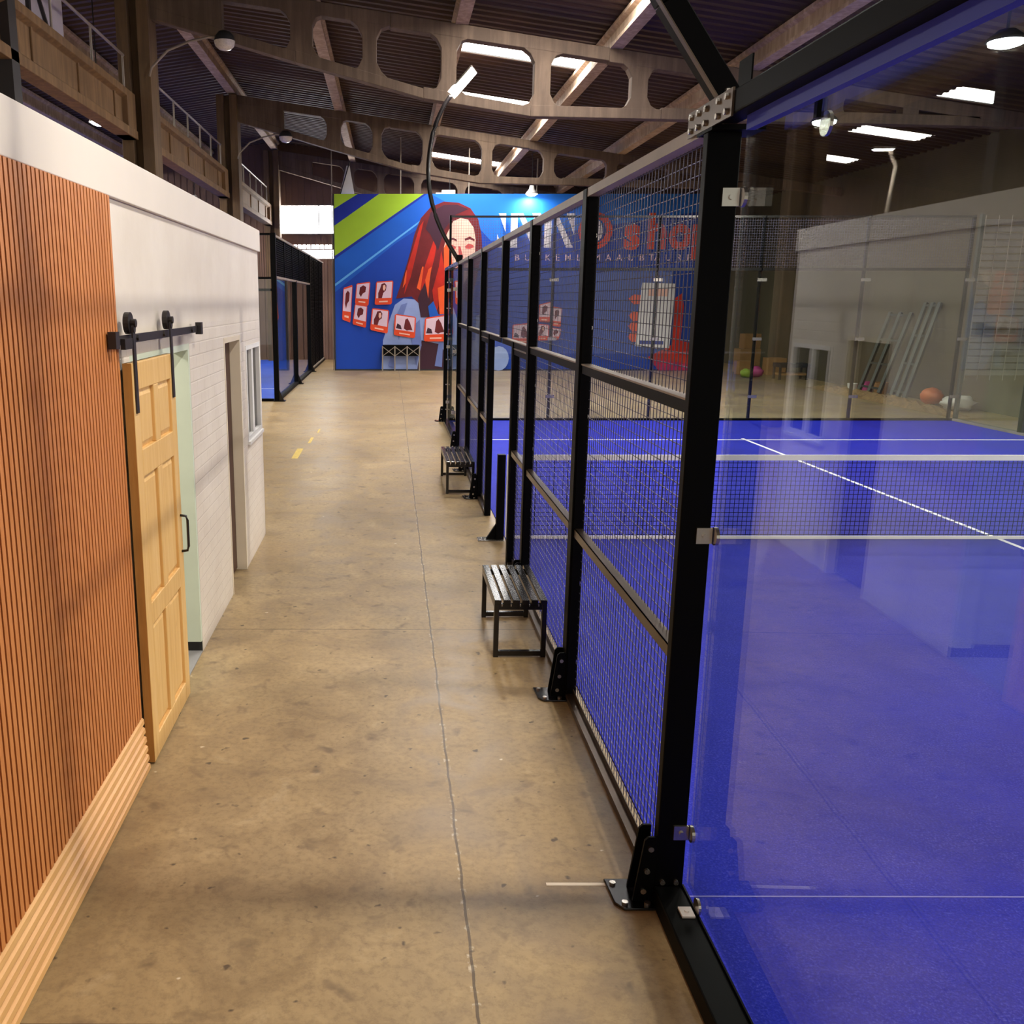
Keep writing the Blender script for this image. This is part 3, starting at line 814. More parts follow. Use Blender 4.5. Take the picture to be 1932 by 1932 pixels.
# far end wall of the court, four metres high
EN = 'end wall of the court'
xs = [1.19 + i * 2.052 for i in range(6)]
for i, x in enumerate(xs):
    nm = ['at the aisle corner', 'second from the aisle corner', 'third from the aisle corner', 'fourth from the aisle corner', 'fifth from the aisle corner', 'at the far corner of the court'][i]
    t = thing('end_post', 'black four metre end wall post ' + nm, 'post', (x, 19.08, 0), 'end wall posts')
    part('column', MB().box(x - .022, x + .022, 19.035, 19.10, 0, 4.03), 'black', t)
    q = Bolts()
    for z in (.5, 1.65, 2.8): q.box(x - .09, x + .09, 18.93, 18.95, z - .03, z + .03)
    parts('clamp', q, 'chrome', t)
for i in range(5):
    a, b = xs[i] + .01, xs[i + 1] - .01
    nm = ['first', 'second', 'third', 'fourth', 'fifth'][i] + ' from the aisle'
    t = thing('glass_pane', 'clear end wall glass pane ' + nm, 'glass pane', ((a + b) / 2, 18.96, .06), GG)
    part('glass', MB().box(a, b, 18.955, 18.967, .06, 2.96), 'glass', t)
    t = thing('end_mesh_panel', 'short mesh panel on the end wall ' + nm, 'fence panel', ((a + b) / 2, 19.0, 2.98), 'end wall mesh panels')
    q = MB()
    kx = 21
    for j in range(1, 2 * kx): xx = a + (b - a) * j / (2 * kx); q.box(xx - .002, xx + .002, 19.0, 19.004, 3.03, 3.98)
    for j in range(1, 19): zz = 3.03 + .05 * j; q.box(a, b, 18.996, 19.0, zz - .002, zz + .002)
    part('wire_mesh', q, 'wire', t)
    part('bottom_rail', MB().box(a, b, 18.98, 19.03, 2.975, 3.03), 'blacksat', t)
    part('top_rail', MB().box(a, b, 18.98, 19.03, 3.98, 4.02), 'blacksat', t)
solo('kerb_beam', MB().box(1.19, 11.5, 18.94, 19.02, 0, .055), 'black', 'black kerb beam along the far end of the court', 'beam')
# side wall opposite
for y, lab in ((16.9, 'black post in the opposite side wall near its corner'), (15.0, 'black post in the opposite side wall')):
    t = thing('end_post', lab, 'post', (11.52, y, 0), 'opposite side posts')
    part('column', MB().box(11.47, 11.57, y - .05, y + .05, 0, 4.0), 'black', t)
for y0, y1, lab in ((15.06, 16.84, 'clear glass pane in the opposite side wall'), (16.96, 18.92, 'clear glass pane in the opposite side wall at its corner')):
    t = thing('glass_pane', lab, 'glass pane', (11.5, (y0 + y1) / 2, .06), GG)
    part('glass', MB().box(11.48, 11.492, y0, y1, .06, 2.96), 'glass', t)
solo('kerb_beam', MB().box(11.46, 11.6, 2.0, 18.94, 0, .055), 'shutter', 'pale kerb beam along the opposite side of the court', 'beam')

# net
t = thing('court_net', 'black court net with white tape across the blue court', 'net', (6.3, 9.26, 0))
q = MB(); r = .0022; nx0, nx1 = 1.2, 11.4
k = int((nx1 - nx0) / .046)
for i in range(k + 1):
    x = nx0 + (nx1 - nx0) * i / k; q.box(x - r, x + r, 9.258, 9.262, .05, .84)
for i in range(17):
    z = .06 + i * .0465; q.box(nx0, nx1, 9.256, 9.264, z - r, z + r)
part('net_mesh', q, 'net', t)
part('top_tape', MB().box(nx0, nx1, 9.25, 9.27, .83, .885), 'tape', t)
part('bottom_tape', MB().box(nx0, nx1, 9.252, 9.268, .015, .045), 'tape', t)
part('side_tape', MB().box(nx0 - .02, nx0 + .035, 9.25, 9.27, .03, .885), 'tape', t)
t = thing('net_post', 'stout black net post standing in the gateway', 'post', (1.13, 9.26, 0))
part('column', MB().box(1.085, 1.165, 9.22, 9.30, .012, .89), 'black', t, bevel=.004)
part('gusset', MB().prism([(.985, .012), (1.085, .012), (1.085, .17)], 'y', 9.24, 9.28), 'black', t)
part('base_plate', MB().box(.90, 1.165, 9.18, 9.34, 0, .012), 'chrome', t)

# slatted benches
def bench(x0, y0, L, lab, hh=.415):
    t = thing('slatted_bench', lab, 'bench', (x0 + .185, y0 + L / 2, 0), 'slatted benches')
    wd_ = .36; s = .034; x1 = x0 + wd_
    for yy, nm in ((y0, 'near'), (y0 + L - s, 'far')):
        for xx in (x0, x1 - s): part('leg', MB().box(xx, xx + s, yy, yy + s, 0, hh - .03), 'blacksat', t, bevel=.002)
        part('stretcher', MB().box(x0 + s, x1 - s, yy, yy + s, .012, .012 + s), 'blacksat', t)
        part('cross_rail', MB().box(x0 + s, x1 - s, yy, yy + s, hh - .07, hh - .03), 'blacksat', t)
    for xx in (x0, x1 - s): part('side_rail', MB().box(xx, xx + s, y0 + s, y0 + L - s, hh - .06, hh - .03), 'blacksat', t)
    k = 6; w_ = .048; g = (wd_ - k * w_) / (k - 1)
    for i in range(k):
        xx = x0 + i * (w_ + g)
        part('slat', MB().box(xx, xx + w_, y0 - .005, y0 + L + .005, hh - .03, hh), 'blacksat', t, bevel=.003)
    parts('clip', (lambda m_: [m_.box(x0 + .048 + i * (w_ + g), x0 + .055 + i * (w_ + g), y0 - .004, y0 + .004, hh - .045, hh - .03) for i in range(5)] and m_)(Bolts()), 'chrome', t)
    return t
bench(.712, 6.03, .86, 'black slatted bench nearest the camera against the mesh fence')
bench(.712, 11.60, 1.25, 'black slatted bench farther along the aisle by the gateway')

# court lamp poles: bow out over the aisle and back over the court
def lamp_pole(y, lab, power, square=False, sx=1, x=1.09):
    prof = [(0.0, 3.0), (-.30, 3.50), (-.46, 3.98), (-.50, 4.44), (-.43, 4.92), (-.29, 5.26), (-.17, 5.44)]
    t = thing('lamp_pole', lab, 'lamp pole', (x, y, 3.0), 'court lamp poles')
    def sp(ps, k=5):
        out = []
        for i in range(len(ps) - 1):
            p0, p1, p2, p3 = ps[max(i - 1, 0)], ps[i], ps[i + 1], ps[min(i + 2, len(ps) - 1)]
            for j in range(k):
                u = j / k
                out.append(tuple(.5 * (2 * b + (c - a) * u + (2 * a - 5 * b + 4 * c - d) * u * u + (3 * b - a - 3 * c + d) * u ** 3) for a, b, c, d in zip(p0, p1, p2, p3)))
        return out + [ps[-1]]
    path = [(x + sx * a, y, z) for a, z in sp(prof)]
    q = MB()
    part('pole', q.tube(path, .034, 10), 'blacksat', t, smooth=True)
    part('foot_bracket', MB().box(x - .05, x + .05, y - .06, y + .06, 3.0, 3.10), 'black', t)
    a = Vector((x - sx * .17, y, 5.44)); b = Vector((x + sx * .18, y, 5.82))
    part('lamp_head', MB().bar(a, b, .15, .05, up=(0, .75, .66)), 'rail', t, bevel=.01)
    d = (b - a).normalized(); nrm = d.cross(Vector((0, .75, .66))).normalized().cross(d); nrm = nrm if nrm.z < 0 else -nrm
    part('lens', MB().bar(a + d * .05 + nrm * .029, b - d * .02 + nrm * .029, .125, .008, up=(0, .75, .66)), 'lens', t)
    if power:
        c = (a + b) / 2 + nrm * .045
        area_light('flood_light', c, .5, power, t, (0, math.radians(-12 if sx > 0 else 38), 0), (1.0, 0.93, 0.82), 'SQUARE')
lamp_pole(15.2, 'curved black lamp pole with lit head rising from the aisle fence', LAMP_W * .5)
lamp_pole(15.2, 'curved lamp pole rising from the opposite side of the court', LAMP_W * .6, sx=-1, x=11.55)
# the near pole is a square tube leaning out from the first post
t = thing('lamp_pole', 'square black lamp pole leaning out from the nearest fence post', 'lamp pole', (1.14, 3.38, 3.05), 'court lamp poles')
path = [(1.145, 3.38, 3.06), (.92, 3.38, 3.37), (.70, 3.38, 3.72), (.62, 3.38, 4.3), (.68, 3.38, 4.9), (.95, 3.38, 5.4)]
q = MB()
for a, b in zip(path, path[1:]): q.bar(a, b, .085, .062, up=(0, 1, 0))
part('pole', q, 'black', t, bevel=.004)
part('flange', MB().bar((1.105, 3.335, 3.04), (.86, 3.335, 3.38), .004, .03, up=(0, 1, 0)), 'bronze', t)
part('foot_bracket', MB().box(1.10, 1.24, 3.33, 3.47, 3.046, 3.06).box(1.20, 1.206, 3.34, 3.46, 3.06, 3.20), 'black', t)
q = Bolts()
for dx, dy in ((.02, .01), (.02, .12), (.10, .01), (.10, .12)): q.cyl((1.11 + dx, 3.335 + dy, 3.075), .012, .03, 'z', 8)
parts('bolt', q, 'chrome', t)
part('lamp_head', MB().bar((.95, 3.38, 5.42), (1.35, 3.38, 5.6), .17, .05), 'rail', t)
part('lens', MB().bar((.97, 3.38, 5.395), (1.33, 3.38, 5.565), .15, .008), 'lens', t)
area_light('flood_light', (1.15, 3.38, 5.46), .4, LAMP_W * .8, t, (0, 0, 0), (1, .93, .82), 'RECTANGLE', .15)
lamp_pole(3.4, 'curved lamp pole at the near end of the opposite side', LAMP_W * 2.6, sx=-1, x=11.55)

# ------------------------------------------------------------------ printed banner
BY = 33.0
def BX(px): return -1.90 + (px - 633) * .01796
def BZ(py): return (699 - py) * .01776
t = thing('printed_banner', 'huge blue printed banner of a red haired woman closing the aisle', 'banner', (5.0, BY, 0))
part('panel', MB().box(-1.9, 11.6, BY, BY + .05, .02, BZ(366)), 'b_blue', t)
part('side_frame', MB().box(-1.94, -1.90, BY - .02, BY + .3, 0, BZ(366)), 'dark', t)
part('bottom_bar', MB().box(-1.94, 11.6, BY - .03, BY + .02, 0, .05), 'dark', t)
lay = [0]
def print_poly(name, pts, mat, lab=None, z=None):
    lay[0] += 1
    d = BY - .0015 * lay[0]
    mb = MB(); vs = [(BX(x), d, BZ(y)) for x, y in pts]
    mb._add(vs, [tuple(range(len(vs)))])
    return part(name, mb, mat, t, label=lab)
L0, T0, B0 = 633, 366, 698
print_poly('printed_stripe', [(L0, 530), (L0, 482), (806, T0), (1090, T0), (1345, T0), (1345, 372), (905, 372), (810, 418)], 'b_mid')
print_poly('printed_stripe', [(815, T0), (1345, T0), (1345, 395), (1040, 440), (930, 452), (880, 400)], 'b_light')
print_poly('printed_stripe', [(L0, T0), (678, T0), (L0, 393)], 'b_lime')
print_poly('printed_stripe', [(678, T0), (718, T0), (L0, 424), (L0, 393)], 'b_navy')
print_poly('printed_stripe', [(718, T0), (802, T0), (L0, 480), (L0, 424)], 'b_lime')
print_poly('printed_stripe', [(802, T0), (808, T0), (L0, 486), (L0, 480)], 'b_navy')
print_poly('printed_stripe', [(L0, 548), (L0, 535), (792, 416), (790, 424)], 'b_mid')
print_poly('printed_stripe', [(L0, 532), (796, 414), (790, 422), (L0, 537)], 'b_line')
# the woman
print_poly('printed_sleeve', [(725, 640), (738, 600), (748, 572), (765, 560), (790, 562), (800, 580), (812, 600), (830, 610), (880, 600), (915, 590), (915, 698), (722, 698)], 'b_denim')
print_poly('printed_body', [(800, 640), (838, 648), (860, 698), (792, 698)], 'b_dark')
print_poly('printed_hair', [(750, 560), (757, 540), (768, 505), (778, 470), (785, 440), (797, 410), (815, 390), (840, 380), (868, 382), (890, 392), (905, 412), (912, 440), (914, 470), (905, 520), (890, 590), (846, 602), (815, 600), (800, 575), (780, 556), (765, 558)], 'b_hair')
for pts in ([(772, 500), (795, 425), (802, 415), (790, 470), (778, 520), (766, 552)], [(800, 560), (798, 520), (815, 470), (832, 420), (824, 480), (812, 530), (812, 580)],
            [(826, 590), (820, 545), (832, 500), (836, 470), (846, 520), (838, 560)]):
    print_poly('printed_strand', pts, 'b_strand')
print_poly('printed_hair', [(815, 400), (840, 386), (866, 386), (886, 394), (862, 404), (842, 430), (830, 470), (815, 440), (806, 430)], 'b_dark')
print_poly('printed_hair', [(798, 596), (792, 560), (805, 530), (815, 560), (822, 596)], 'b_dark')
for pts in ([(763, 540), (768, 512), (771, 505), (769, 530)], [(790, 540), (800, 500), (803, 500), (797, 545)], [(812, 560), (806, 525), (812, 505), (818, 500), (814, 530)]):
    print_poly('printed_strand', pts, 'b_glow')
print_poly('printed_face', [(846, 440), (858, 416), (872, 410), (886, 413), (897, 428), (901, 450), (900, 480), (892, 510), (880, 532), (866, 540), (852, 530), (842, 500), (841, 465)], 'b_skin')
print_poly('printed_cheek', [(841, 465), (850, 450), (856, 480), (860, 510), (866, 540), (852, 530), (842, 505)], 'b_glow')
print_poly('printed_brow', [(880, 448), (890, 444), (899, 449), (899, 453), (890, 449), (881, 452)], 'b_hair')
print_poly('printed_brow', [(848, 450), (858, 446), (866, 450), (865, 453), (857, 450), (848, 454)], 'b_hair')
print_poly('printed_eye', [(881, 462), (888, 457), (897, 460), (898, 464), (890, 467), (882, 466)], 'b_shade')
print_poly('printed_eye', [(849, 463), (856, 459), (864, 463), (863, 467), (856, 468), (849, 467)], 'b_shade')
print_poly('printed_nose', [(868, 462), (872, 462), (878, 482), (874, 487), (867, 486), (870, 480)], 'b_shade')
print_poly('printed_mouth', [(862, 503), (872, 499), (884, 503), (874, 510)], 'b_text')
print_poly('printed_neck', [(830, 540), (850, 532), (870, 542), (868, 590), (835, 596)], 'b_glow')
print_poly('printed_shirt', [(812, 575), (822, 565), (832, 590), (866, 590), (880, 560), (905, 585), (905, 640), (830, 630), (818, 612)], 'b_mid')
for pts in ([(748, 600), (760, 572), (772, 568), (762, 600), (756, 640)], [(780, 640), (786, 610), (796, 600), (800, 650), (790, 690)], [(735, 690), (745, 650), (752, 650), (748, 695)], [(826, 690), (834, 640), (842, 640), (840, 692)]):
    print_poly('printed_fold', pts, 'b_fold')
# product cards
def card(q, pic=0):
    (x0, y0), (x1, y1), (x2, y2), (x3, y3) = q
    def P(u, v): return (x0 + (x1 - x0) * u + (x3 - x0) * v + (x0 - x1 + x2 - x3) * u * v, y0 + (y1 - y0) * u + (y3 - y0) * v + (y0 - y1 + y2 - y3) * u * v)
    rr = [(.06, 0), (.94, 0), (1, .06), (1, .94), (.94, 1), (.06, 1), (0, .94), (0, .06)]
    print_poly('printed_card', [P(u, v) for u, v in rr], 'b_text')
    print_poly('printed_card', [P(u, v) for u, v in ((.06, .05), (.94, .05), (.94, .72), (.06, .72))], 'b_pink')
    if pic == 0:
        print_poly('printed_figure', [P(u, v) for u, v in ((.18, .72), (.16, .5), (.26, .3), (.32, .12), (.5, .08), (.62, .18), (.6, .4), (.46, .5), (.4, .72))], 'b_hair')
        print_poly('printed_figure', [P(u, v) for u, v in ((.42, .18), (.54, .16), (.58, .3), (.5, .42), (.42, .34))], 'b_skin')
    elif pic == 1:
        print_poly('printed_figure', [P(u, v) for u, v in ((.25, .5), (.28, .2), (.5, .12), (.72, .2), (.7, .42), (.5, .5), (.4, .65))], 'b_hair')
    else:
        print_poly('printed_figure', [P(u, v) for u, v in ((.45, .62), (.5, .2), (.6, .12), (.72, .3), (.86, .64), (.7, .66), (.6, .7))], 'b_hair')
        print_poly('printed_figure', [P(u, v) for u, v in ((.08, .66), (.14, .42), (.3, .5), (.36, .68))], 'b_dark')
    print_poly('printed_card', [P(u, v) for u, v in ((.25, .84), (.75, .84), (.75, .9), (.25, .9))], 'b_skin')
card([(649, 540), (667, 534), (662, 606), (646, 600)], 1)
card([(674, 532), (701, 528), (697, 574), (671, 570)], 1)
card([(671, 570), (695, 574), (692, 616), (666, 609)], 1)
card([(712, 528), (745, 526), (742, 571), (709, 572)], 0)
card([(704, 578), (737, 582), (734, 627), (700, 620)], 0)
card([(748, 589), (789, 595), (787, 636), (746, 630)], 2)
card([(806, 597), (850, 590), (850, 642), (804, 642)], 2)
card([(1026, 571), (1048, 566), (1047, 606), (1025, 604)], 1)
card([(1052, 575), (1070, 578), (1068, 614), (1050, 612)], 1)
card([(1024, 608), (1046, 610), (1046, 640), (1022, 640)], 0)
card([(1050, 615), (1070, 618), (1066, 638), (1050, 640)], 1)
card([(975, 610), (1012, 606), (1012, 648), (975, 646)], 2)
print_poly('printed_ball', [(950 + 22 * math.cos(a) * .9, 675 + 30 * math.sin(a) * .8) for a in [i * PI / 8 for i in range(16)]], 'b_denim')
# hand with the phone
print_poly('printed_wrist', [(1240, 672), (1300, 640), (1345, 650), (1345, 698), (1262, 698)], 'b_strand')
for yb in (560, 592, 612, 632):
    print_poly('printed_finger', [(1196 + (yb % 5), yb), (1206, yb - 8), (1222, yb - 6), (1222, yb + 10), (1206, yb + 11)], 'b_text')
print_poly('printed_finger', [(1284, 560), (1298, 550), (1303, 575), (1300, 660), (1284, 672)], 'b_strand')
print_poly('printed_phone', [(1220, 530), (1284, 532), (1280, 655), (1214, 651)], 'b_white')
print_poly('printed_phone', [(1222, 640), (1268, 641), (1268, 648), (1222, 647)], 'b_navy')
print_poly('printed_phone', [(1234, 541), (1272, 542), (1271, 556), (1233, 555)], 'b_skin')
# lettering
def glyph(pts, mat): print_poly('printed_letter', pts, mat)
glyph([(943, 402), (957, 402), (957, 437)], 'b_white'); glyph([(941, 440), (952, 465), (941, 465)], 'b_white')
def big_n(x):
    glyph([(x, 402), (x + 13, 402), (x + 13, 465), (x, 465)], 'b_white')
    glyph([(x + 13, 402), (x + 23, 402), (x + 55, 465), (x + 42, 465)], 'b_white')
    glyph([(x + 40, 402), (x + 56, 402), (x + 56, 442)], 'b_white')
big_n(966); big_n(1030)
def ring(cx, cy, rx, ry, w, mat, inner=None):
    k = 24
    lay[0] += 1; d = BY - .0015 * lay[0]; mb = MB(); vs = []; fs = []
    for i in range(k):
        a = 2 * PI * i / k
        for s_ in (0, w): vs.append((BX(cx + (rx - s_) * math.cos(a)), d, BZ(cy + (ry - s_) * math.sin(a))))
    for i in range(k):
        j = (i + 1) % k; fs.append((2 * i, 2 * j, 2 * j + 1, 2 * i + 1))
    part('printed_letter', mb._add(vs, fs), mat, t)
    if inner: glyph([(cx + (rx - w - 2) * math.cos(2 * PI * i / k) * .8, cy + (ry - w - 2) * math.sin(2 * PI * i / k)) for i in range(k)], inner)
ring(1126, 434, 32, 34, 12, 'b_text', 'b_white')
def text(body, px, py, hpx, mat, spacing=1.0, bold=0.0, sx=1.0):
    cu = bpy.data.curves.new('lettering', 'FONT'); cu.body = body; cu.size = hpx * .01776 / .72; cu.space_character = spacing; cu.offset = bold
    ob = bpy.data.objects.new('lettering', cu); C.objects.link(ob)
    dg = bpy.context.evaluated_depsgraph_get(); me = bpy.data.meshes.new_from_object(ob.evaluated_get(dg))
    bpy.data.objects.remove(ob)
    lay[0] += 1; d = BY - .0015 * lay[0]
    me.transform(Matrix(((sx, 0, 0, BX(px)), (0, 0, -1, d), (0, 1, 0, BZ(py)), (0, 0, 0, 1))))
    me.transform(Matrix.Translation(-ORG[t.name]))
    me.materials.clear(); me.materials.append(M[mat])
    o = bpy.data.objects.new('printed_lettering', me); C.objects.link(o); o.parent = t
    return o
text('s', 1180, 465, 62, 'b_text', 1, .07, .92); text('h', 1224, 464, 62, 'b_text', 1, .07, .88)
text('o', 1266, 465, 62, 'b_text', 1, .07, .86); text('p', 1308, 465, 62, 'b_text', 1, .07, .86)
text('B U S K', 975, 489, 12, 'b_pink', 1.3, .004); text('E M L I', 1052, 489, 12, 'b_pink', 1.3, .004); text('M A A', 1125, 489, 12, 'b_pink', 1.3, .004)
text('U B T', 1190, 489, 12, 'b_pink', 1.3, .004); text('A U R E A', 1240, 489, 12, 'b_pink', 1.3, .004)

# cables that hold the banner, things hanging by it
for x, lab in ((.35, 'thin steel hanger rod above the banner near the lime stripes'), (2.66, 'thin steel hanger rod above the printed hair'), (4.96, 'thin steel hanger rod above the white letters')):
    solo('hanger_rod', MB().tube([(x, BY + .1, BZ(366) - .1), (x, BY + .1, z_top(x) + .3)], .022, 6), 'rail', lab, 'rod', 'banner hanger rods')
solo('hanger_rod', MB().tube([(-1.98, BY + .1, .0), (-1.98, BY + .1, z_top(-1.9) + .3)], .018, 6), 'rail', 'thin vertical rod along the outer edge of the banner', 'rod', 'banner hanger rods')
t2 = thing('draped_cloth', 'white cloth and dark strap hanging above the lime corner of the banner', 'cloth', (-1.35, 33.3, 5.85))
part('cloth', MB().hexa([(-1.75, 33.25, 5.8), (-1.2, 33.25, 5.8), (-1.2, 33.4, 5.8), (-1.75, 33.4, 5.8), (-1.48, 33.25, 6.85), (-1.38, 33.25, 6.85), (-1.38, 33.4, 6.85), (-1.48, 33.4, 6.85)]), 'white', t2)
part('strap', MB().bar((-1.75, 33.2, 5.75), (-1.36, 33.2, 7.0), .09, .03), 'dark', t2)
solo('white_box', MB().box(1.75, 2.2, BY + .06, BY + .26, BZ(366), BZ(366) + .13).box(1.55, 1.75, BY + .06, BY + .26, BZ(366), BZ(366) + .05), 'white', 'small white box sitting on the top edge of the banner', 'box')

# folding counter in front of the banner
FS = 1
t = thing('folding_stand', 'black folding stand with crossed braces in front of the banner', 'stand', (.4, 32.75, 0))
sx0, sx1 = -.26, 1.02; sy = 32.7
part('top', MB().box(sx0, sx1, sy - .02, sy + .2, .86, .90), 'black', t)
part('cloth_panel', MB().box(sx0, sx1, sy, sy + .02, .52, .86), 'black', t)
for i in range(4):
    x = sx0 + (sx1 - sx0) * i / 3
    part('leg', MB().box(x - .02, x + .02, sy - .03, sy + .0, 0, .86), 'rail', t)
for i in range(3):
    a = sx0 + (sx1 - sx0) * i / 3; b = sx0 + (sx1 - sx0) * (i + 1) / 3
    part('brace', MB().bar((a, sy - .012, .84), (b, sy - .012, .52), .022).bar((a, sy - .018, .52), (b, sy - .018, .84), .022), 'rail', t)

# ------------------------------------------------------------------ second court far on the left
LX, LY0, LY1 = -2.75, 22.75, 44.0
LY1 = 38.9
t = thing('court_turf', 'bright blue turf of the second court beyond the white building', 'turf', (-7.8, 31, 0))
part('turf', MB().box(-13.0, LX - .06, LY0 + .02, LY1, 0, .012), 'turf_far', t)
part('court_line', MB().box(-13.0, LX - .08, 25.9, 25.96, .012, .0145), 'line', t)
def lpost(x, y, h, lab, foot=True):
    q = thing('fence_post', lab, 'post', (x, y, 0), 'second court posts')
    part('column', MB().box(x - .07, x + .05, y - .06, y + .06, 0, h), 'black', q)
    if foot: part('base_plate', MB().box(x - .08, x + .2, y - .12, y + .12, 0, .02).prism([(x + .05, .02), (x + .16, .02), (x + .05, .28)], 'y', y - .02, y + .02), 'blacksat', q)
lpost(LX, LY0, 3.95, 'black corner post of the second court beside the white building')
lpost(LX, 27.6, 2.95, 'black post midway along the second court glass')
lpost(LX, 32.4, 3.9, 'black post of the second court level with the banner', True)
lpost(-6.0, LY0, 3.95, 'black end wall post of the second court behind the white building', False)
for y0, y1, lab in ((LY0 + .08, 27.5, 'glass pane of the second court beside its corner post'), (27.7, 32.3, 'glass pane of the second court before the banner')):
    q = thing('glass_pane', lab, 'glass pane', (LX, (y0 + y1) / 2, .08), GG)
    part('glass', MB().box(LX - .03, LX - .018, y0, y1, .08, 2.9), 'glass', q)
q = thing('glass_pane', 'glass pane in the end wall of the second court', 'glass pane', (-4.4, LY0, .08), GG)
part('glass', MB().box(-5.9, LX - .1, LY0, LY0 + .012, .08, 2.9), 'glass', q)
solo('kerb_beam', MB().box(LX - .06, LX + .06, LY0 + .07, LY1, 0, .07), 'black', 'dark kerb beam along the second court', 'beam')
solo('kerb_beam', MB().box(-13, LX - .08, LY0 - .06, LY0 + .0, 0, .07), 'black', 'dark kerb beam across the end of the second court', 'beam')
def lmesh(y0, y1, z0, z1, lab, dens=.09):
    q = thing('mesh_panel', lab, 'fence panel', (LX, (y0 + y1) / 2, z0), 'second court mesh panels')
    w_ = MB(); r = .006
    k = int((y1 - y0) / dens)
    for i in range(1, k): yy = y0 + (y1 - y0) * i / k; w_.box(LX - r, LX + r, yy - r, yy + r, z0, z1)
    k = int((z1 - z0) / .05)
    for i in range(1, k): zz = z0 + (z1 - z0) * i / k; w_.box(LX - r, LX + r, y0, y1, zz - .004, zz + .004)
    part('wire_mesh', w_, 'black', q)
    part('top_rail', MB().box(LX - .04, LX + .04, y0, y1, z1 - .05, z1), 'rail', q)
    part('bottom_rail', MB().box(LX - .04, LX + .04, y0, y1, z0, z0 + .05), 'rail', q)
    yy = y0 + 2
    while yy < y1 - .5:
        part('stud', MB().box(LX - .03, LX + .03, yy - .03, yy + .03, z0, z1), 'black', q); yy += 2
lmesh(LY0 + .08, 32.3, 2.92, 3.92, 'upper mesh panel of the second court above its glass panes')
lmesh(32.5, LY1, .07, 3.92, 'tall dark mesh panel of the second court beside the banner')
q = thing('mesh_panel', 'mesh panel above the end wall of the second court', 'fence panel', (-4.4, LY0, 2.92), 'second court mesh panels')
w_ = MB()
for i in range(1, 60): xx = -5.9 + i * .052; w_.box(xx - .003, xx + .003, LY0, LY0 + .006, 2.95, 3.9)
part('wire_mesh', w_, 'black', q)
for z in (2.9, 3.9): part('rail', MB().box(-5.9, LX - .08, LY0 - .03, LY0 + .03, z, z + .05), 'black', q)
part('rail', MB().box(-5.9, LX - .08, LY0 + .015, LY0 + .06, 2.62, 2.68), 'black', q)
# floodlight of the second court
t = thing('lamp_pole', 'thin lamp pole with lit head on the second court', 'lamp pole', (-9.0, 24.5, 0), 'court lamp poles')
part('pole', MB().tube([(-9, 24.5, .016), (-9, 24.5, 4.5), (-9.1, 24.5, 5.6), (-8.9, 24.5, 6.0)], .05, 8), 'rail', t)
part('lamp_head', MB().box(-9.0, -8.5, 24.4, 24.6, 6.0, 6.05), 'rail', t)
part('lens', MB().box(-8.98, -8.52, 24.42, 24.58, 5.99, 5.999), 'lens', t)
area_light('flood_light', (-8.75, 24.5, 5.97), .4, LAMP_W * 1.2, t, (0, 0, 0), (1, .93, .82), 'RECTANGLE', .15)

# ------------------------------------------------------------------ far right beyond the court
def heap(x0, x1, y0, y1):
    mb = MB(); rnd = random.Random(3)
    nx, ny = 7, 26
    vs = []
    for j in range(ny + 1):
        for i in range(nx + 1):
            u, v = i / nx, j / ny
            h = .16 * math.sin(PI * u) * math.sin(PI * min(1, max(0, v))) ** .4 * (0.6 + rnd.random() * .8)
            vs.append((x0 + (x1 - x0) * u + (.0 if v > .5 else 0), y0 + (y1 - y0) * v + (x0 + (x1 - x0) * u - x0) * .2, max(0.004, h)))
    fs = [(j * (nx + 1) + i, j * (nx + 1) + i + 1, (j + 1) * (nx + 1) + i + 1, (j + 1) * (nx + 1) + i) for j in range(ny) for i in range(nx)]
    return mb._add(vs, fs)
hp = mesh_obj('rubble', heap(11.75, 12.3, 19.6, 26.5), 'dirt', None, (12.2, 23, 0)); hp.location = (12.2, 23, 0)
hp['kind'] = 'stuff'; hp['label'] = 'low heap of sandy rubble along the opposite hall wall'; hp['category'] = 'rubble'
def rack(y, h, w, lab):
    t = thing('leaning_frame', lab, 'frame', (12.5, y, 0), 'leaning steel frames')
    a = Vector((12.35, y, .12)); b = Vector((13.12, y + .35, h))
    for k in (0, 1, 2):
        o_ = Vector((0, w * k / 2, 0)); part('rail', MB().bar(a + o_, b + o_, .08), 'greysteel', t)
    for f in (.05, .35, .65, .97):
        p = a.lerp(b, f); part('rung', MB().bar(p, p + Vector((0, w, 0)), .05), 'greysteel', t)
rack(23.6, 2.1, 1.0, 'grey steel frame leaning on the hall wall beyond the court')
rack(22.4, 2.35, .6, 'taller grey steel frame leaning nearer the court corner')
for i, (x, y, w_, d, h, lab, m_) in enumerate((
        (12.2, 32.2, .7, .6, .8, 'brown cardboard box standing in the hall corner', 'cardboard'),
        (12.3, 32.3, .55, .5, .5, 'smaller cardboard box on top of the corner box', 'cardboard'),
        (12.75, 31.2, .6, .5, .55, 'brown cardboard box beside the corner pile', 'cardboard'),
        (11.75, 31.3, .4, .4, .45, 'low cardboard box in front of the corner pile', 'cardboard'))):
    z = .804 if i == 1 else 0
    solo('cardboard_box', MB().box(x - w_ / 2, x + w_ / 2, y - d / 2, y + d / 2, z, z + h).box(x - .02, x + .02, y - d / 2 - .002, y + d / 2 + .002, z, z + h + .002), m_, lab, 'box', 'cardboard boxes', bevel=.01)
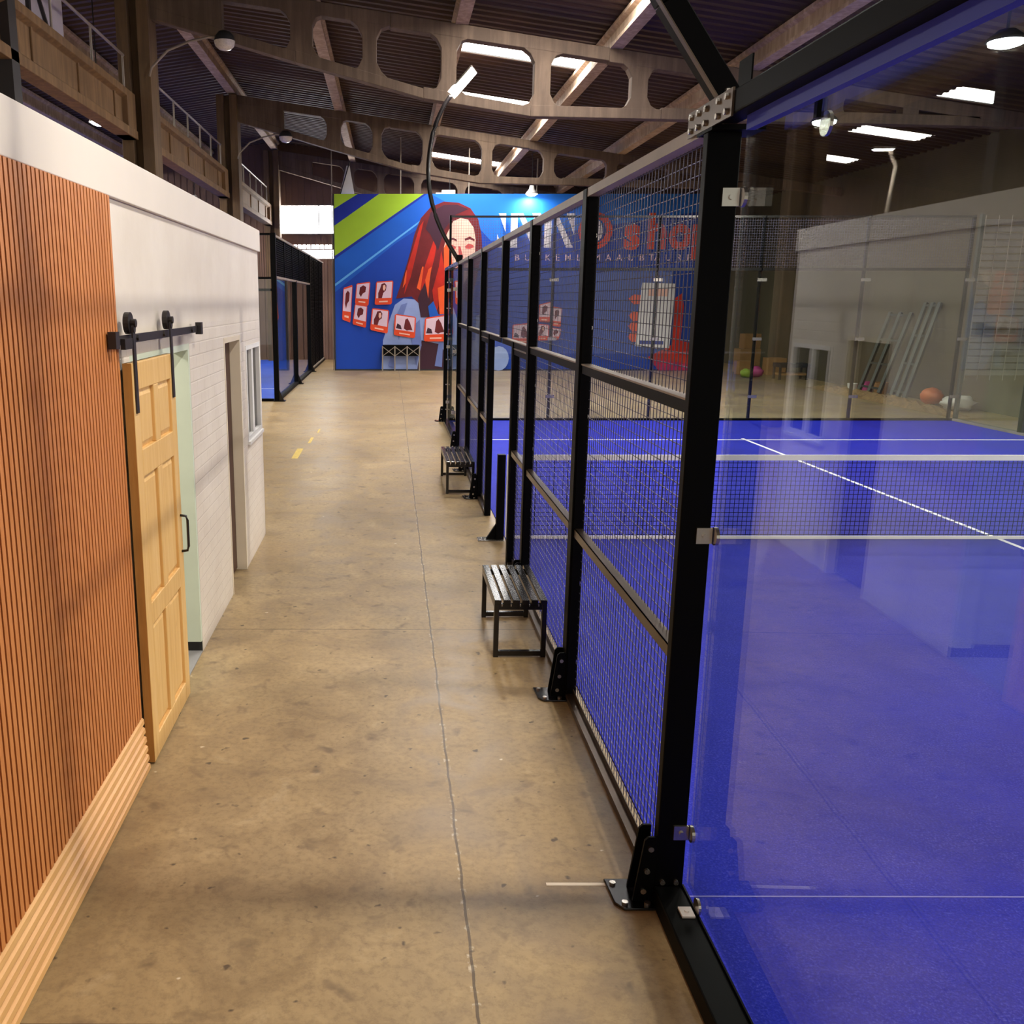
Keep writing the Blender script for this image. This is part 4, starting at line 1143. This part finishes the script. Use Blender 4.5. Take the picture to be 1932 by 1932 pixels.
solo('pink_bag', MB().blob((11.8, 30.2, .17), (.2, .2, .17), 2), 'pink', 'small pink bag on the floor by the boxes', 'bag', smooth=True)
solo('green_bag', MB().blob((11.35, 29.9, .14), (.2, .18, .14), 4), 'green', 'small yellow green bag on the floor by the boxes', 'bag', smooth=True)
t = thing('low_bench', 'dark low bench with a board on the hall floor beyond the court', 'bench', (12.6, 29.2, 0))
part('seat', MB().box(12.05, 13.0, 29.0, 29.6, .38, .5), 'dark', t)
part('shelf', MB().box(12.1, 12.95, 29.05, 29.55, .14, .2), 'cardboard', t)
for x in (12.08, 12.92):
    for y in (29.04, 29.5): part('leg', MB().box(x - .03, x + .03, y, y + .06, 0, .38), 'dark', t)
solo('orange_sack', MB().blob((12.75, 22.0, .2), (.26, .3, .2), 6), 'orange', 'orange sack lying on the rubble by the leaning frames', 'sack', smooth=True)
solo('white_sack', MB().blob((12.75, 20.9, .16), (.36, .42, .16), 9, jag=.25), 'sack', 'torn white sack on the rubble near the court corner', 'sack', smooth=True)
for (x, y, r, lab, m_) in ((12.2, 25.3, .13, 'small white tub on the rubble', 'white'), (12.55, 25.2, .16, 'small pink bucket on the rubble', 'pink'), (12.6, 24.6, .18, 'small brown pot on the rubble', 'cardboard')):
    solo('bucket', MB().lathe([(0, .1), (r * .8, .1), (r, .1 + r * 1.7), (r * .93, .1 + r * 1.7), (r * .72, .14), (0, .14)], (x + .3, y, -.1), 14), m_, lab, 'bucket', smooth=False)
# slatted shutter with tie rods standing past the corner
t = thing('slatted_shutter', 'grey slatted shutter standing beyond the corner of the court', 'shutter', (12.6, 19.4, 0))
q = MB(); z = .9
while z < 4.0:
    q.prism([(19.30, z), (19.34, z + .02), (19.34, z + .11), (19.30, z + .09)], 'x', 11.75, 13.15); z += .135
part('slats', q, 'shutter', t)
for i in range(6): part('tie_rod', MB().tube([(11.8 + i * .26, 19.27, .8), (11.8 + i * .26, 19.27, 4.05)], .008, 6), 'rail', t)
for x in (11.75, 13.12): part('side_frame', MB().box(x - .03, x + .03, 19.27, 19.36, 0, 4.08), 'greysteel', t)
